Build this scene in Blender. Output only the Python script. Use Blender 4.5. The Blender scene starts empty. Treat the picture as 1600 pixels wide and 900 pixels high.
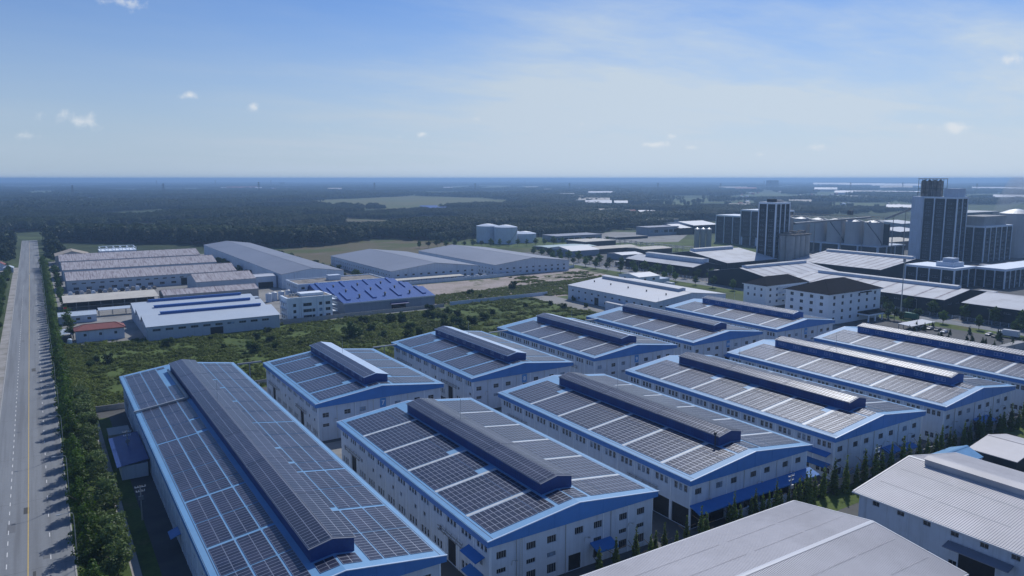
import bpy, math, random
import numpy as np
from mathutils import Vector
random.seed(7)
RNG = np.random.default_rng(11)
SC = bpy.context.scene
COL = SC.collection
rad = math.radians

# ------------------------------------------------------------------ camera
CAM_H = 75.0
cam = bpy.data.cameras.new('camera')
cam.sensor_width = 36.0
cam.lens = 36.0 * 1170.0 / 1600.0
cam.clip_start = 1.0
cam.clip_end = 200000.0
co = bpy.data.objects.new('camera', cam)
COL.objects.link(co)
co.location = (0, 0, CAM_H)
co.rotation_euler = (rad(90) - math.atan(171 / 1170), 0, -rad(32.5))
SC.camera = co

# ------------------------------------------------------------------ light
SUN_AZ = rad(52.0)      # from +Y towards +X
SUN_EL = rad(47.0)
world = bpy.data.worlds.new('World')
SC.world = world
world.use_nodes = True
sun = bpy.data.lights.new('sun', 'SUN')
sun.energy = 3.1
sun.angle = rad(0.5)
sun.color = (1.0, 0.98, 0.95)
so = bpy.data.objects.new('sun', sun)
COL.objects.link(so)
sdir = Vector((math.sin(SUN_AZ) * math.cos(SUN_EL), math.cos(SUN_AZ) * math.cos(SUN_EL), math.sin(SUN_EL)))
so.rotation_euler = sdir.to_track_quat('Z', 'Y').to_euler()
so.location = (200, 200, 300)

SC.view_settings.view_transform = 'Standard'
SC.view_settings.look = 'None'
SC.view_settings.gamma = 1.0
SC.view_settings.exposure = 0.0
SC.view_settings.use_curve_mapping = False
SC.cycles.use_denoising = True
SC.cycles.max_bounces = 4
SC.cycles.diffuse_bounces = 2
SC.cycles.glossy_bounces = 2
SC.cycles.volume_bounces = 0
SC.cycles.transparent_max_bounces = 8


class NT:
    """small helper for node trees"""
    def __init__(s, tree):
        s.t = tree
        s.n = tree.nodes
        s.l = tree.links
    def add(s, kind, **kw):
        nd = s.n.new(kind)
        for k, v in kw.items():
            if k == 'ins':
                for i, val in v.items():
                    if hasattr(val, 'is_output'):
                        s.l.new(val, nd.inputs[i])
                    else:
                        nd.inputs[i].default_value = val
            else:
                setattr(nd, k, v)
        return nd
    def math(s, op, a, b=0.0, c=None, clamp=False):
        ins = {0: a, 1: b}
        if c is not None:
            ins[2] = c
        return s.add('ShaderNodeMath', operation=op, use_clamp=clamp, ins=ins).outputs[0]
    def vmath(s, op, a, b=(0, 0, 0)):
        return s.add('ShaderNodeVectorMath', operation=op, ins={0: a, 1: b}).outputs[0]
    def ramp(s, fac, lo, hi, a=0.0, b=1.0, smooth=True):
        nd = s.add('ShaderNodeMapRange', ins={0: fac, 1: lo, 2: hi, 3: a, 4: b})
        if smooth:
            nd.interpolation_type = 'SMOOTHSTEP'
        return nd.outputs[0]
    def mix(s, fac, a, b):
        nd = s.add('ShaderNodeMix', data_type='RGBA')
        for i, val in ((0, fac), (6, a), (7, b)):
            if hasattr(val, 'is_output'):
                s.l.new(val, nd.inputs[i])
            else:
                nd.inputs[i].default_value = val if i == 0 or len(val) == 4 else (*val, 1)
        return nd.outputs[2]
    def noise(s, vec, scale, detail=4.0, rough=0.55):
        nd = s.add('ShaderNodeTexNoise', ins={'Scale': scale, 'Detail': detail, 'Roughness': rough})
        s.l.new(vec, nd.inputs['Vector'])
        return nd.outputs[0]


def cam_dir(u, v):
    th = math.atan(171 / 1170)
    ps = rad(32.5)
    F = Vector((math.sin(ps) * math.cos(th), math.cos(ps) * math.cos(th), -math.sin(th)))
    R = Vector((math.cos(ps), -math.sin(ps), 0))
    U = R.cross(F)
    return (F + R * (u - 800) / 1170 - U * (v - 450) / 1170).normalized()


def build_world():
    N = NT(world.node_tree)
    N.n.clear()
    sky = N.add('ShaderNodeTexSky', sky_type='NISHITA', sun_disc=False)
    sky.sun_elevation = SUN_EL
    sky.sun_rotation = SUN_AZ
    sky.altitude = 100
    sky.air_density = 1.0
    sky.dust_density = 0.5
    sky.ozone_density = 3.0
    d = N.add('ShaderNodeTexCoord').outputs['Generated']
    sep = N.add('ShaderNodeSeparateXYZ', ins={0: d})
    z = N.math('MAXIMUM', sep.outputs[2], 0.0)
    den = N.math('ADD', z, 0.10)
    px = N.math('DIVIDE', sep.outputs[0], den)
    py = N.math('DIVIDE', sep.outputs[1], den)
    pl = N.add('ShaderNodeCombineXYZ', ins={0: px, 1: N.math('MULTIPLY', py, 1.9), 2: 0.0}).outputs[0]
    warp = N.add('ShaderNodeVectorMath', operation='ADD', ins={0: pl, 1: N.vmath('SCALE', N.add('ShaderNodeTexNoise', ins={'Vector': pl, 'Scale': 0.5, 'Detail': 3.0}).outputs[1])})
    n1 = N.noise(warp.outputs[0], 0.42, 7.0, 0.6)
    cirrus = N.ramp(n1, 0.36, 0.80)
    # thin high cloud is thicker on the sunward side of the sky
    sw = N.math('ADD', N.math('MULTIPLY', sep.outputs[0], math.sin(SUN_AZ + 0.35)), N.math('MULTIPLY', sep.outputs[1], math.cos(SUN_AZ + 0.35)))
    side = N.ramp(sw, 0.35, 1.0, 0.12, 1.0)
    high = N.ramp(z, 0.35, 0.75, 1.0, 0.25)
    veil = N.ramp(z, -0.02, 0.26, 1.0, 0.02)
    cfac = N.math('ADD', N.math('MULTIPLY', N.math('MULTIPLY', N.math('MULTIPLY', cirrus, side), high), 1.05), N.math('MULTIPLY', veil, N.math('ADD', N.math('MULTIPLY', side, 0.15), 0.85)), clamp=True)
    tint = N.vmath('MULTIPLY', sky.outputs[0], (0.50, 0.715, 1.06))
    base = N.mix(cfac, tint, N.mix(side, (4.85, 6.0, 7.4), (6.3, 7.45, 8.75)))
    # small fair-weather cumulus
    nc = N.noise(d, 38.0, 6.0, 0.62)
    acc = None
    for (u, v, wpx, hpx, amt) in [(297, 149, 15, 7, .62), (398, 167, 13, 8, .62), (120, 188, 46, 15, .27), (185, 2, 36, 11, .55), (40, 213, 20, 9, .45),
                                  (660, 209, 16, 6, .5), (790, 208, 11, 5, .5), (513, 203, 10, 6, .3), (625, 214, 9, 5, .3), (1284, 228, 30, 10, .5), (1486, 199, 34, 10, .5),
                                  (1582, 92, 18, 9, .6), (1020, 226, 22, 5, .55), (1053, 213, 9, 5, .45), (1080, 231, 12, 5, .4), (908, 193, 16, 6, .35), (745, 186, 14, 8, .25), (440, 231, 10, 5, .3), (1190, 241, 14, 5, .3)]:
        c = cam_dir(u, v)
        df = N.vmath('MULTIPLY', N.vmath('SUBTRACT', d, tuple(c)), (1170 / wpx / 1.5, 1170 / wpx / 1.5, 1170 / hpx / 1.5))
        q = N.add('ShaderNodeVectorMath', operation='LENGTH', ins={0: df}).outputs['Value']
        m = N.math('MULTIPLY_ADD', q, -amt - .25, amt + .25)
        acc = m if acc is None else N.math('MAXIMUM', acc, m)
    acc = N.math('MULTIPLY', N.ramp(N.math('ADD', acc, N.math('MULTIPLY', N.math('SUBTRACT', nc, 0.5), 1.9)), 0.30, 0.95), 0.85)
    acc = N.math('MULTIPLY', acc, N.ramp(z, 0.0, 0.02))
    full = N.mix(acc, base, (8.2, 8.7, 9.3))
    bg = N.add('ShaderNodeBackground', ins={'Color': full, 'Strength': 0.09})
    out = N.add('ShaderNodeOutputWorld')
    N.l.new(bg.outputs[0], out.inputs[0])


build_world()

# ------------------------------------------------------------------ materials
MATS = {}


def mat(name, col, rough=0.8, var=0.25, scale=0.15, metal=0.0, spec=0.5, streak=0.0, dirt=None, dirt_amt=0.0, dirt_scale=0.05, bump=0.0, bump_scale=3.0, coat=0.0, hi=6.0, dvec=None):
    """principled material whose colour wanders with world position: blotches, fine grain and vertical streaks"""
    m = bpy.data.materials.new(name)
    m.use_nodes = True
    N = NT(m.node_tree)
    b = N.n['Principled BSDF']
    pos = N.add('ShaderNodeNewGeometry').outputs['Position']
    n1 = N.noise(pos, scale, 5.0)
    n2 = N.noise(pos, scale * hi, 4.0)
    f = N.math('ADD', N.math('MULTIPLY', n1, 0.6), N.math('MULTIPLY', n2, 0.4))
    k = N.ramp(f, 0.3, 0.7, 1.0 - var, 1.0 + var, smooth=False)
    base = N.add('ShaderNodeVectorMath', operation='SCALE', ins={0: col[:3]})
    N.l.new(k, base.inputs['Scale'])
    c = base.outputs[0]
    if streak:
        sp = N.vmath('MULTIPLY', pos, (1.3, 1.3, 0.06))
        ns = N.noise(sp, 1.0, 5.0, 0.65)
        c = N.mix(N.ramp(ns, 0.45, 0.8, 0.0, streak), c, tuple(x * 0.42 for x in col[:3]))
    if dirt:
        nd = N.noise(N.vmath('MULTIPLY', pos, dvec) if dvec else pos, dirt_scale, 6.0, 0.62)
        c = N.mix(N.ramp(nd, 0.42, 0.66, 0.0, dirt_amt), c, dirt)
    N.l.new(c, b.inputs['Base Color'])
    b.inputs['Roughness'].default_value = rough
    b.inputs['Metallic'].default_value = metal
    b.inputs['Specular IOR Level'].default_value = spec
    b.inputs['Coat Weight'].default_value = coat
    if bump:
        bn = N.add('ShaderNodeBump', ins={'Strength': bump, 'Distance': 0.1})
        N.l.new(N.noise(pos, bump_scale, 5.0), bn.inputs['Height'])
        N.l.new(bn.outputs[0], b.inputs['Normal'])
    MATS[name] = m
    return m


def leaf_mat(name, col, var=0.45, trans=0.3, scale=0.5, tint=None):
    m = bpy.data.materials.new(name)
    m.use_nodes = True
    N = NT(m.node_tree)
    N.n.clear()
    pos = N.add('ShaderNodeNewGeometry').outputs['Position']
    oi = N.add('ShaderNodeObjectInfo').outputs['Random']
    n1 = N.noise(pos, scale, 3.0)
    f = N.math('ADD', N.math('MULTIPLY', n1, 0.7), N.math('MULTIPLY', oi, 0.3))
    lo = tuple(x * (1 - var) for x in col)
    hi = tint or tuple(min(1, x * (1 + var)) for x in col)
    c = N.mix(N.ramp(f, 0.3, 0.75), lo, hi)
    a = N.add('ShaderNodeBsdfDiffuse', ins={'Color': c})
    t = N.add('ShaderNodeBsdfTranslucent', ins={'Color': N.mix(0.4, c, tuple(min(1, x * 1.6) for x in (hi[0] * 1.2, hi[1] * 1.3, hi[2] * .5)))})
    g = N.add('ShaderNodeBsdfGlossy', ins={'Color': (1, 1, 1, 1), 'Roughness': 0.5})
    m1 = N.add('ShaderNodeMixShader', ins={0: trans, 1: a.outputs[0], 2: t.outputs[0]})
    m2 = N.add('ShaderNodeMixShader', ins={0: 0.015, 1: m1.outputs[0], 2: g.outputs[0]})
    o = N.add('ShaderNodeOutputMaterial')
    N.l.new(m2.outputs[0], o.inputs[0])
    MATS[name] = m
    return m


def zone_mat(name, cols, scales, rough=0.95, grain=2.0):
    """ground with patches: cols = base, then (colour, threshold lo, hi) per noise scale"""
    m = bpy.data.materials.new(name)
    m.use_nodes = True
    N = NT(m.node_tree)
    b = N.n['Principled BSDF']
    pos = N.add('ShaderNodeNewGeometry').outputs['Position']
    c = None
    base = cols[0]
    c = N.mix(0.0, base, base)
    for i, (cc, lo, hi) in enumerate(cols[1:]):
        off = N.vmath('ADD', pos, (i * 371.3, i * 91.7, 0))
        c = N.mix(N.ramp(N.noise(off, scales[i], 6.0, 0.62), lo, hi), c, cc)
    g = N.ramp(N.noise(pos, grain, 5.0, 0.7), 0.25, 0.75, 0.7, 1.3, smooth=False)
    s = N.add('ShaderNodeVectorMath', operation='SCALE', ins={0: c})
    N.l.new(g, s.inputs['Scale'])
    N.l.new(s.outputs[0], b.inputs['Base Color'])
    b.inputs['Roughness'].default_value = rough
    b.inputs['Specular IOR Level'].default_value = 0.2
    MATS[name] = m
    return m


mat('white_wall', (0.555, 0.64, 0.76), 0.85, 0.07, 0.12, streak=0.42, dirt=(0.40, 0.45, 0.52), dirt_amt=0.4, dirt_scale=0.12)
mat('white_paint', (0.73, 0.805, 0.89), 0.7, 0.05, 0.2, streak=0.15)
mat('blue_trim', (0.034, 0.185, 0.51), 0.45, 0.12, 0.1, streak=0.12)
mat('blue_roof', (0.16, 0.35, 0.58), 0.5, 0.14, 0.12, spec=0.3, dirt=(0.20, 0.36, 0.54), dirt_amt=0.5, dirt_scale=0.08)
mat('navy_panel', (0.014, 0.050, 0.20), 0.5, 0.2, 0.4)
mat('bright_blue_panel', (0.020, 0.105, 0.36), 0.5, 0.12, 0.4)
mat('louvre_pane', (0.50, 0.62, 0.78), 0.35, 0.12, 0.5)
mat('skylight_strip', (0.54, 0.58, 0.61), 0.4, 0.15, 0.25, dirt=(0.45, 0.47, 0.45), dirt_amt=0.5, dirt_scale=0.3)
mat('gutter_dark', (0.05, 0.09, 0.17), 0.6, 0.2, 0.5)
mat('pv_frame', (0.36, 0.39, 0.47), 0.4, 0.06, 0.5, metal=0.35)
mat('pv_rail', (0.30, 0.33, 0.38), 0.5, 0.1, 0.5, metal=0.5)
mat('window_frame', (0.30, 0.31, 0.33), 0.5, 0.1, 1.0)
mat('dark_opening', (0.018, 0.02, 0.025), 0.8, 0.3, 0.4)
mat('stained_roof', (0.44, 0.42, 0.44), 0.85, 0.12, 0.15, spec=0.2, dirt=(0.17, 0.135, 0.15), dirt_amt=0.85, dirt_scale=0.55, dvec=(2.2, 0.18, 0.18))
mat('grey_roof', (0.215, 0.24, 0.30), 0.55, 0.08, 0.06, spec=0.3, dirt=(0.17, 0.19, 0.24), dirt_amt=0.6, dirt_scale=0.03)
mat('pale_roof', (0.52, 0.545, 0.59), 0.5, 0.06, 0.06, dirt=(0.50, 0.50, 0.52), dirt_amt=0.5, dirt_scale=0.05)
mat('rib_roof', (0.55, 0.535, 0.55), 0.55, 0.08, 0.08, spec=0.3, dirt=(0.41, 0.40, 0.41), dirt_amt=0.6, dirt_scale=0.05)
mat('sheet_lap', (0.40, 0.39, 0.41), 0.7, 0.2, 0.3)
mat('ice_roof', (0.48, 0.55, 0.63), 0.5, 0.06, 0.1, dirt=(0.52, 0.58, 0.63), dirt_amt=0.5, dirt_scale=0.06)
mat('ultra_roof', (0.030, 0.105, 0.35), 0.6, 0.10, 0.1, spec=0.2)
mat('ultra_dark', (0.025, 0.05, 0.20), 0.5, 0.15, 0.3)
mat('blue_wall', (0.40, 0.47, 0.56), 0.7, 0.08, 0.1, streak=0.3)
mat('slate_wall', (0.20, 0.25, 0.32), 0.7, 0.08, 0.1, streak=0.3)
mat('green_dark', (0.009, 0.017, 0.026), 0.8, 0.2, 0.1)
mat('cream_roof', (0.56, 0.53, 0.46), 0.8, 0.08, 0.1, dirt=(0.40, 0.37, 0.33), dirt_amt=0.5, dirt_scale=0.12)
mat('red_tile', (0.25, 0.080, 0.072), 0.8, 0.2, 0.6)
mat('tile_dark', (0.016, 0.016, 0.020), 0.95, 0.25, 0.7, spec=0.04)
mat('tan_roof', (0.36, 0.31, 0.25), 0.85, 0.15, 0.2)
mat('concrete', (0.40, 0.40, 0.39), 0.9, 0.12, 0.1, streak=0.4, dirt=(0.22, 0.21, 0.20), dirt_amt=0.5, dirt_scale=0.1)
mat('rust_concrete', (0.26, 0.24, 0.22), 0.9, 0.3, 0.3, dirt=(0.10, 0.085, 0.07), dirt_amt=0.8, dirt_scale=0.25)
mat('silo_steel', (0.44, 0.455, 0.48), 0.55, 0.08, 0.08, metal=0.2, streak=0.25)
mat('silo_cap', (0.75, 0.76, 0.76), 0.35, 0.05, 0.3, metal=0.3)
mat('steel_grey', (0.28, 0.29, 0.31), 0.5, 0.15, 0.5, metal=0.4)
mat('steel_dark', (0.06, 0.065, 0.075), 0.6, 0.2, 0.5, metal=0.2)
mat('galvanised', (0.45, 0.47, 0.48), 0.45, 0.1, 0.8, metal=0.4)
mat('asphalt', (0.225, 0.240, 0.255), 0.9, 0.12, 0.03, dirt=(0.150, 0.158, 0.168), dirt_amt=0.75, dirt_scale=0.4, hi=40, dvec=(1.3, 0.03, 1.0))
mat('patch_asphalt', (0.16, 0.168, 0.178), 0.9, 0.12, 0.4)
mat('yard_asphalt', (0.075, 0.078, 0.08), 0.9, 0.25, 0.05, dirt=(0.12, 0.118, 0.11), dirt_amt=0.6, dirt_scale=0.06)
mat('yard_concrete', (0.27, 0.265, 0.25), 0.9, 0.15, 0.06, dirt=(0.17, 0.165, 0.15), dirt_amt=0.7, dirt_scale=0.05)
mat('pavement', (0.36, 0.34, 0.32), 0.9, 0.2, 0.2, dirt=(0.20, 0.19, 0.15), dirt_amt=0.8, dirt_scale=0.12)
mat('kerb_stone', (0.38, 0.38, 0.37), 0.9, 0.15, 0.3)
mat('line_white', (0.72, 0.72, 0.70), 0.8, 0.15, 0.8)
mat('line_yellow', (0.60, 0.42, 0.12), 0.8, 0.2, 0.8)
mat('bark', (0.11, 0.09, 0.07), 0.95, 0.3, 1.5)
mat('dirt_path', (0.36, 0.30, 0.26), 0.95, 0.2, 0.1, dirt=(0.22, 0.20, 0.14), dirt_amt=0.7, dirt_scale=0.08)
mat('truck_green', (0.03, 0.16, 0.09), 0.4, 0.1, 0.5)
mat('truck_white', (0.72, 0.73, 0.74), 0.35, 0.05, 0.5)
mat('tyre', (0.02, 0.02, 0.02), 0.9, 0.2, 2.0)
mat('sign_blue', (0.06, 0.27, 0.62), 0.4, 0.06, 0.5)
mat('sign_white', (0.75, 0.80, 0.86), 0.5, 0.03, 0.5)
mat('teal_sheet', (0.30, 0.42, 0.44), 0.6, 0.2, 0.2)
mat('orange_brick', (0.50, 0.27, 0.18), 0.9, 0.15, 0.5)
mat('net_green', (0.03, 0.20, 0.15), 0.8, 0.2, 0.5)
mat('flag_red', (0.5, 0.02, 0.02), 0.8, 0.1, 0.5)


def glass_mat(name, col, rough):
    m = bpy.data.materials.new(name)
    m.use_nodes = True
    N = NT(m.node_tree)
    b = N.n['Principled BSDF']
    pos = N.add('ShaderNodeNewGeometry').outputs['Position']
    c = N.mix(N.ramp(N.noise(pos, 0.7, 3.0), 0.35, 0.65), tuple(x * 0.6 for x in col), tuple(x * 1.5 for x in col))
    N.l.new(c, b.inputs['Base Color'])
    b.inputs['Roughness'].default_value = rough
    b.inputs['Specular IOR Level'].default_value = 0.5
    MATS[name] = m


glass_mat('window_glass', (0.025, 0.032, 0.045), 0.12)
glass_mat('pale_glass', (0.16, 0.24, 0.36), 0.15)


def pv_mat():
    m = bpy.data.materials.new('pv_glass')
    m.use_nodes = True
    N = NT(m.node_tree)
    b = N.n['Principled BSDF']
    pos = N.add('ShaderNodeNewGeometry').outputs['Position']
    c = N.mix(N.ramp(N.noise(pos, 0.12, 5.0, 0.7), 0.35, 0.65), (0.020, 0.027, 0.056), (0.045, 0.050, 0.085))
    oi = N.add('ShaderNodeObjectInfo').outputs['Random']
    c = N.mix(N.ramp(oi, 0.0, 1.0, 0.0, 0.55), c, (0.016, 0.020, 0.034))
    dust = N.ramp(N.noise(pos, 0.5, 5.0, 0.7), 0.5, 0.8, 0.0, 0.35)
    c = N.mix(dust, c, (0.10, 0.10, 0.12))
    N.l.new(c, b.inputs['Base Color'])
    b.inputs['Roughness'].default_value = 0.28
    b.inputs['Specular IOR Level'].default_value = 0.38
    MATS['pv_glass'] = m


pv_mat()
leaf_mat('leaf_street', (0.062, 0.112, 0.020), trans=0.3)
leaf_mat('leaf_pale', (0.105, 0.150, 0.055), trans=0.25, scale=0.8)
leaf_mat('leaf_cone', (0.105, 0.150, 0.036), trans=0.3, scale=1.0)
leaf_mat('leaf_bush', (0.040, 0.072, 0.018), trans=0.25, scale=0.25)
leaf_mat('leaf_scrub', (0.085, 0.128, 0.022), trans=0.3, scale=0.05, tint=(0.150, 0.195, 0.036))
leaf_mat('leaf_forest', (0.026, 0.050, 0.020), trans=0.1, scale=0.006, tint=(0.046, 0.074, 0.030))
leaf_mat('leaf_forest_far', (0.028, 0.050, 0.024), trans=0.15, scale=0.004, tint=(0.052, 0.078, 0.032))

zone_mat('terrain', [(0.065, 0.090, 0.034), ((0.034, 0.052, 0.020), 0.50, 0.60), ((0.125, 0.125, 0.055), 0.56, 0.66), ((0.105, 0.14, 0.048), 0.58, 0.66)],
         [0.0016, 0.0011, 0.0023], grain=0.02)
zone_mat('grass_field', [(0.095, 0.135, 0.034), ((0.060, 0.092, 0.024), 0.42, 0.62), ((0.13, 0.12, 0.06), 0.58, 0.72)], [0.05, 0.045], grain=1.4)
zone_mat('dry_field', [(0.13, 0.115, 0.065), ((0.085, 0.105, 0.035), 0.48, 0.58), ((0.17, 0.135, 0.10), 0.56, 0.70)], [0.012, 0.02], grain=0.5)
zone_mat('pasture', [(0.105, 0.135, 0.050), ((0.075, 0.105, 0.040), 0.46, 0.58), ((0.15, 0.13, 0.075), 0.58, 0.68)], [0.006, 0.004], grain=0.03)
zone_mat('farm_field', [(0.135, 0.135, 0.050), ((0.10, 0.125, 0.045), 0.48, 0.60), ((0.17, 0.135, 0.08), 0.58, 0.70)], [0.004, 0.006], grain=0.1)
zone_mat('dirt_lot', [(0.40, 0.34, 0.31), ((0.10, 0.12, 0.045), 0.54, 0.64), ((0.30, 0.26, 0.21), 0.45, 0.65)], [0.035, 0.06], grain=0.6)


# ------------------------------------------------------------------ mesh helpers
class MB:
    def __init__(s):
        s.v, s.f, s.m = [], [], []
    def poly(s, pts, mi=0):
        n = len(s.v)
        s.v.extend([tuple(p) for p in pts])
        s.f.append(tuple(range(n, n + len(pts))))
        s.m.append(mi)
        return s
    def box(s, x0, x1, y0, y1, z0, z1, mi=0, skip=''):
        n = len(s.v)
        s.v.extend([(x0, y0, z0), (x1, y0, z0), (x1, y1, z0), (x0, y1, z0), (x0, y0, z1), (x1, y0, z1), (x1, y1, z1), (x0, y1, z1)])
        fs = {'b': (0, 3, 2, 1), 't': (4, 5, 6, 7), 'f': (0, 1, 5, 4), 'r': (1, 2, 6, 5), 'k': (2, 3, 7, 6), 'l': (3, 0, 4, 7)}
        for k, q in fs.items():
            if k not in skip:
                s.f.append(tuple(n + i for i in q))
                s.m.append(mi)
        return s
    def cyl(s, x, y, z0, z1, r0, r1=None, n=12, mi=0, cap=True, capmi=None):
        r1 = r0 if r1 is None else r1
        k = len(s.v)
        for i in range(n):
            a = 2 * math.pi * i / n
            s.v.append((x + r0 * math.cos(a), y + r0 * math.sin(a), z0))
        for i in range(n):
            a = 2 * math.pi * i / n
            s.v.append((x + r1 * math.cos(a), y + r1 * math.sin(a), z1))
        for i in range(n):
            j = (i + 1) % n
            s.f.append((k + i, k + j, k + n + j, k + n + i))
            s.m.append(mi)
        if cap:
            s.f.append(tuple(k + n + i for i in range(n)))
            s.m.append(mi if capmi is None else capmi)
        return s
    def bar(s, p, q, r=0.05, mi=0, n=4):
        p, q = Vector(p), Vector(q)
        d = (q - p).normalized()
        a = d.cross(Vector((0, 0, 1)))
        if a.length < 1e-3:
            a = Vector((1, 0, 0))
        a.normalize()
        b = d.cross(a)
        k = len(s.v)
        for e in (p, q):
            for i in range(n):
                t = 2 * math.pi * (i + .5) / n
                s.v.append(tuple(e + a * (r * math.cos(t)) + b * (r * math.sin(t))))
        for i in range(n):
            j = (i + 1) % n
            s.f.append((k + i, k + j, k + n + j, k + n + i))
            s.m.append(mi)
        return s
    def mesh(s, name, mats):
        me = bpy.data.meshes.new(name)
        me.from_pydata(s.v, [], s.f)
        for mm in mats:
            me.materials.append(MATS[mm])
        if len(mats) > 1:
            me.polygons.foreach_set('material_index', s.m)
        return me
    def build(s, name, mats, parent=None, loc=(0, 0, 0), rz=0.0, smooth=False):
        if isinstance(mats, str):
            mats = [mats]
        me = s.mesh(name, mats)
        if smooth:
            me.polygons.foreach_set('use_smooth', [True] * len(me.polygons))
        return link(name, me, parent, loc, rz)


def link(name, me, parent=None, loc=(0, 0, 0), rz=0.0, rot=None):
    o = bpy.data.objects.new(name, me)
    COL.objects.link(o)
    o.location = loc
    o.rotation_euler = rot or (0, 0, rz)
    if parent:
        o.parent = parent
    return o


def tag(o, label, cat, group=None):
    o['label'] = label
    o['category'] = cat
    if group:
        o['group'] = group
    return o


def empty(name, loc, label, cat, group=None, rz=0.0):
    o = bpy.data.objects.new(name, None)
    o.empty_display_size = 1.0
    COL.objects.link(o)
    o.location = loc
    o.rotation_euler = (0, 0, rz)
    return tag(o, label, cat, group)


ORD = ['first', 'second', 'third', 'fourth', 'fifth', 'sixth', 'seventh', 'eighth', 'ninth', 'tenth', 'eleventh', 'twelfth', 'thirteenth', 'fourteenth', 'fifteenth', 'sixteenth',
       'seventeenth', 'eighteenth', 'nineteenth', 'twentieth']
for _t in ('twenty', 'thirty', 'forty', 'fifty', 'sixty', 'seventy', 'eighty', 'ninety'):
    if _t != 'twenty':
        ORD.append(_t[:-1] + 'ieth')
    for _o in ORD[:9]:
        ORD.append(_t + '-' + _o)


def struct(o):
    o['kind'] = 'structure'
    return o


def sheet(name, pts, z, m, kind='structure'):
    o = MB().poly([(x, y, z) for x, y in pts]).build(name, m)
    o['kind'] = kind
    return o


def rect(x0, x1, y0, y1):
    return [(x0, y0), (x1, y0), (x1, y1), (x0, y1)]


# walls with real openings -------------------------------------------------
def wall_face(mb, p, d, nrm, L, H, holes, mi=0, rev=1, depth=0.22, z0=0.0):
    """wall from p along d (len L), outward normal nrm, openings (a0,a1,z0,z1) cut out with reveals"""
    xs = sorted({0.0, L, *[round(h[0], 3) for h in holes], *[round(h[1], 3) for h in holes]})
    zs = sorted({z0, H, *[round(h[2], 3) for h in holes], *[round(h[3], 3) for h in holes]})
    P = lambda a, z, o=0.0: (p[0] + d[0] * a - nrm[0] * o, p[1] + d[1] * a - nrm[1] * o, z)
    for j in range(len(zs) - 1):
        zc = (zs[j] + zs[j + 1]) / 2
        run = None
        for i in range(len(xs) - 1):
            xc = (xs[i] + xs[i + 1]) / 2
            hole = any(h[0] < xc < h[1] and h[2] < zc < h[3] for h in holes)
            if not hole and run is None:
                run = xs[i]
            if hole and run is not None:
                mb.poly([P(run, zs[j]), P(xs[i], zs[j]), P(xs[i], zs[j + 1]), P(run, zs[j + 1])], mi)
                run = None
        if run is not None:
            mb.poly([P(run, zs[j]), P(L, zs[j]), P(L, zs[j + 1]), P(run, zs[j + 1])], mi)
    for a0, a1, b0, b1 in [h[:4] for h in holes]:
        for q in ([P(a0, b0), P(a1, b0), P(a1, b0, depth), P(a0, b0, depth)], [P(a0, b1), P(a1, b1), P(a1, b1, depth), P(a0, b1, depth)],
                  [P(a0, b0), P(a0, b1), P(a0, b1, depth), P(a0, b0, depth)], [P(a1, b0), P(a1, b1), P(a1, b1, depth), P(a1, b0, depth)]):
            mb.poly(q, rev)


WIN = {}


def window_mesh(w, h, nx=2, nz=1, glass='window_glass', frame='window_frame', t=0.07):
    """frame with mullions round a pane; spans x 0..w, z 0..h, faces -Y, sits at y 0..0.08"""
    key = (round(w, 2), round(h, 2), nx, nz, glass, frame)
    if key not in WIN:
        mb = MB()
        mb.box(0, w, 0.0, 0.08, 0, t, 0).box(0, w, 0.0, 0.08, h - t, h, 0).box(0, t, 0.0, 0.08, t, h - t, 0).box(w - t, w, 0.0, 0.08, t, h - t, 0)
        for i in range(1, nx):
            mb.box(w * i / nx - t / 2, w * i / nx + t / 2, 0.005, 0.075, t, h - t, 0)
        for i in range(1, nz):
            mb.box(t, w - t, 0.01, 0.07, h * i / nz - t / 2, h * i / nz + t / 2, 0)
        mb.poly([(t, 0.05, t), (w - t, 0.05, t), (w - t, 0.05, h - t), (t, 0.05, h - t)], 1)
        WIN[key] = mb.mesh('window', [frame, glass])
    return WIN[key]


def put_window(parent, p, d, nrm, a, z, w, h, inset=0.14, name='window', **kw):
    me = window_mesh(w, h, **kw)
    x, y = p[0] + d[0] * a - nrm[0] * inset, p[1] + d[1] * a - nrm[1] * inset
    return link(name, me, parent, (x, y, z), math.atan2(d[1], d[0]))


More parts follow.
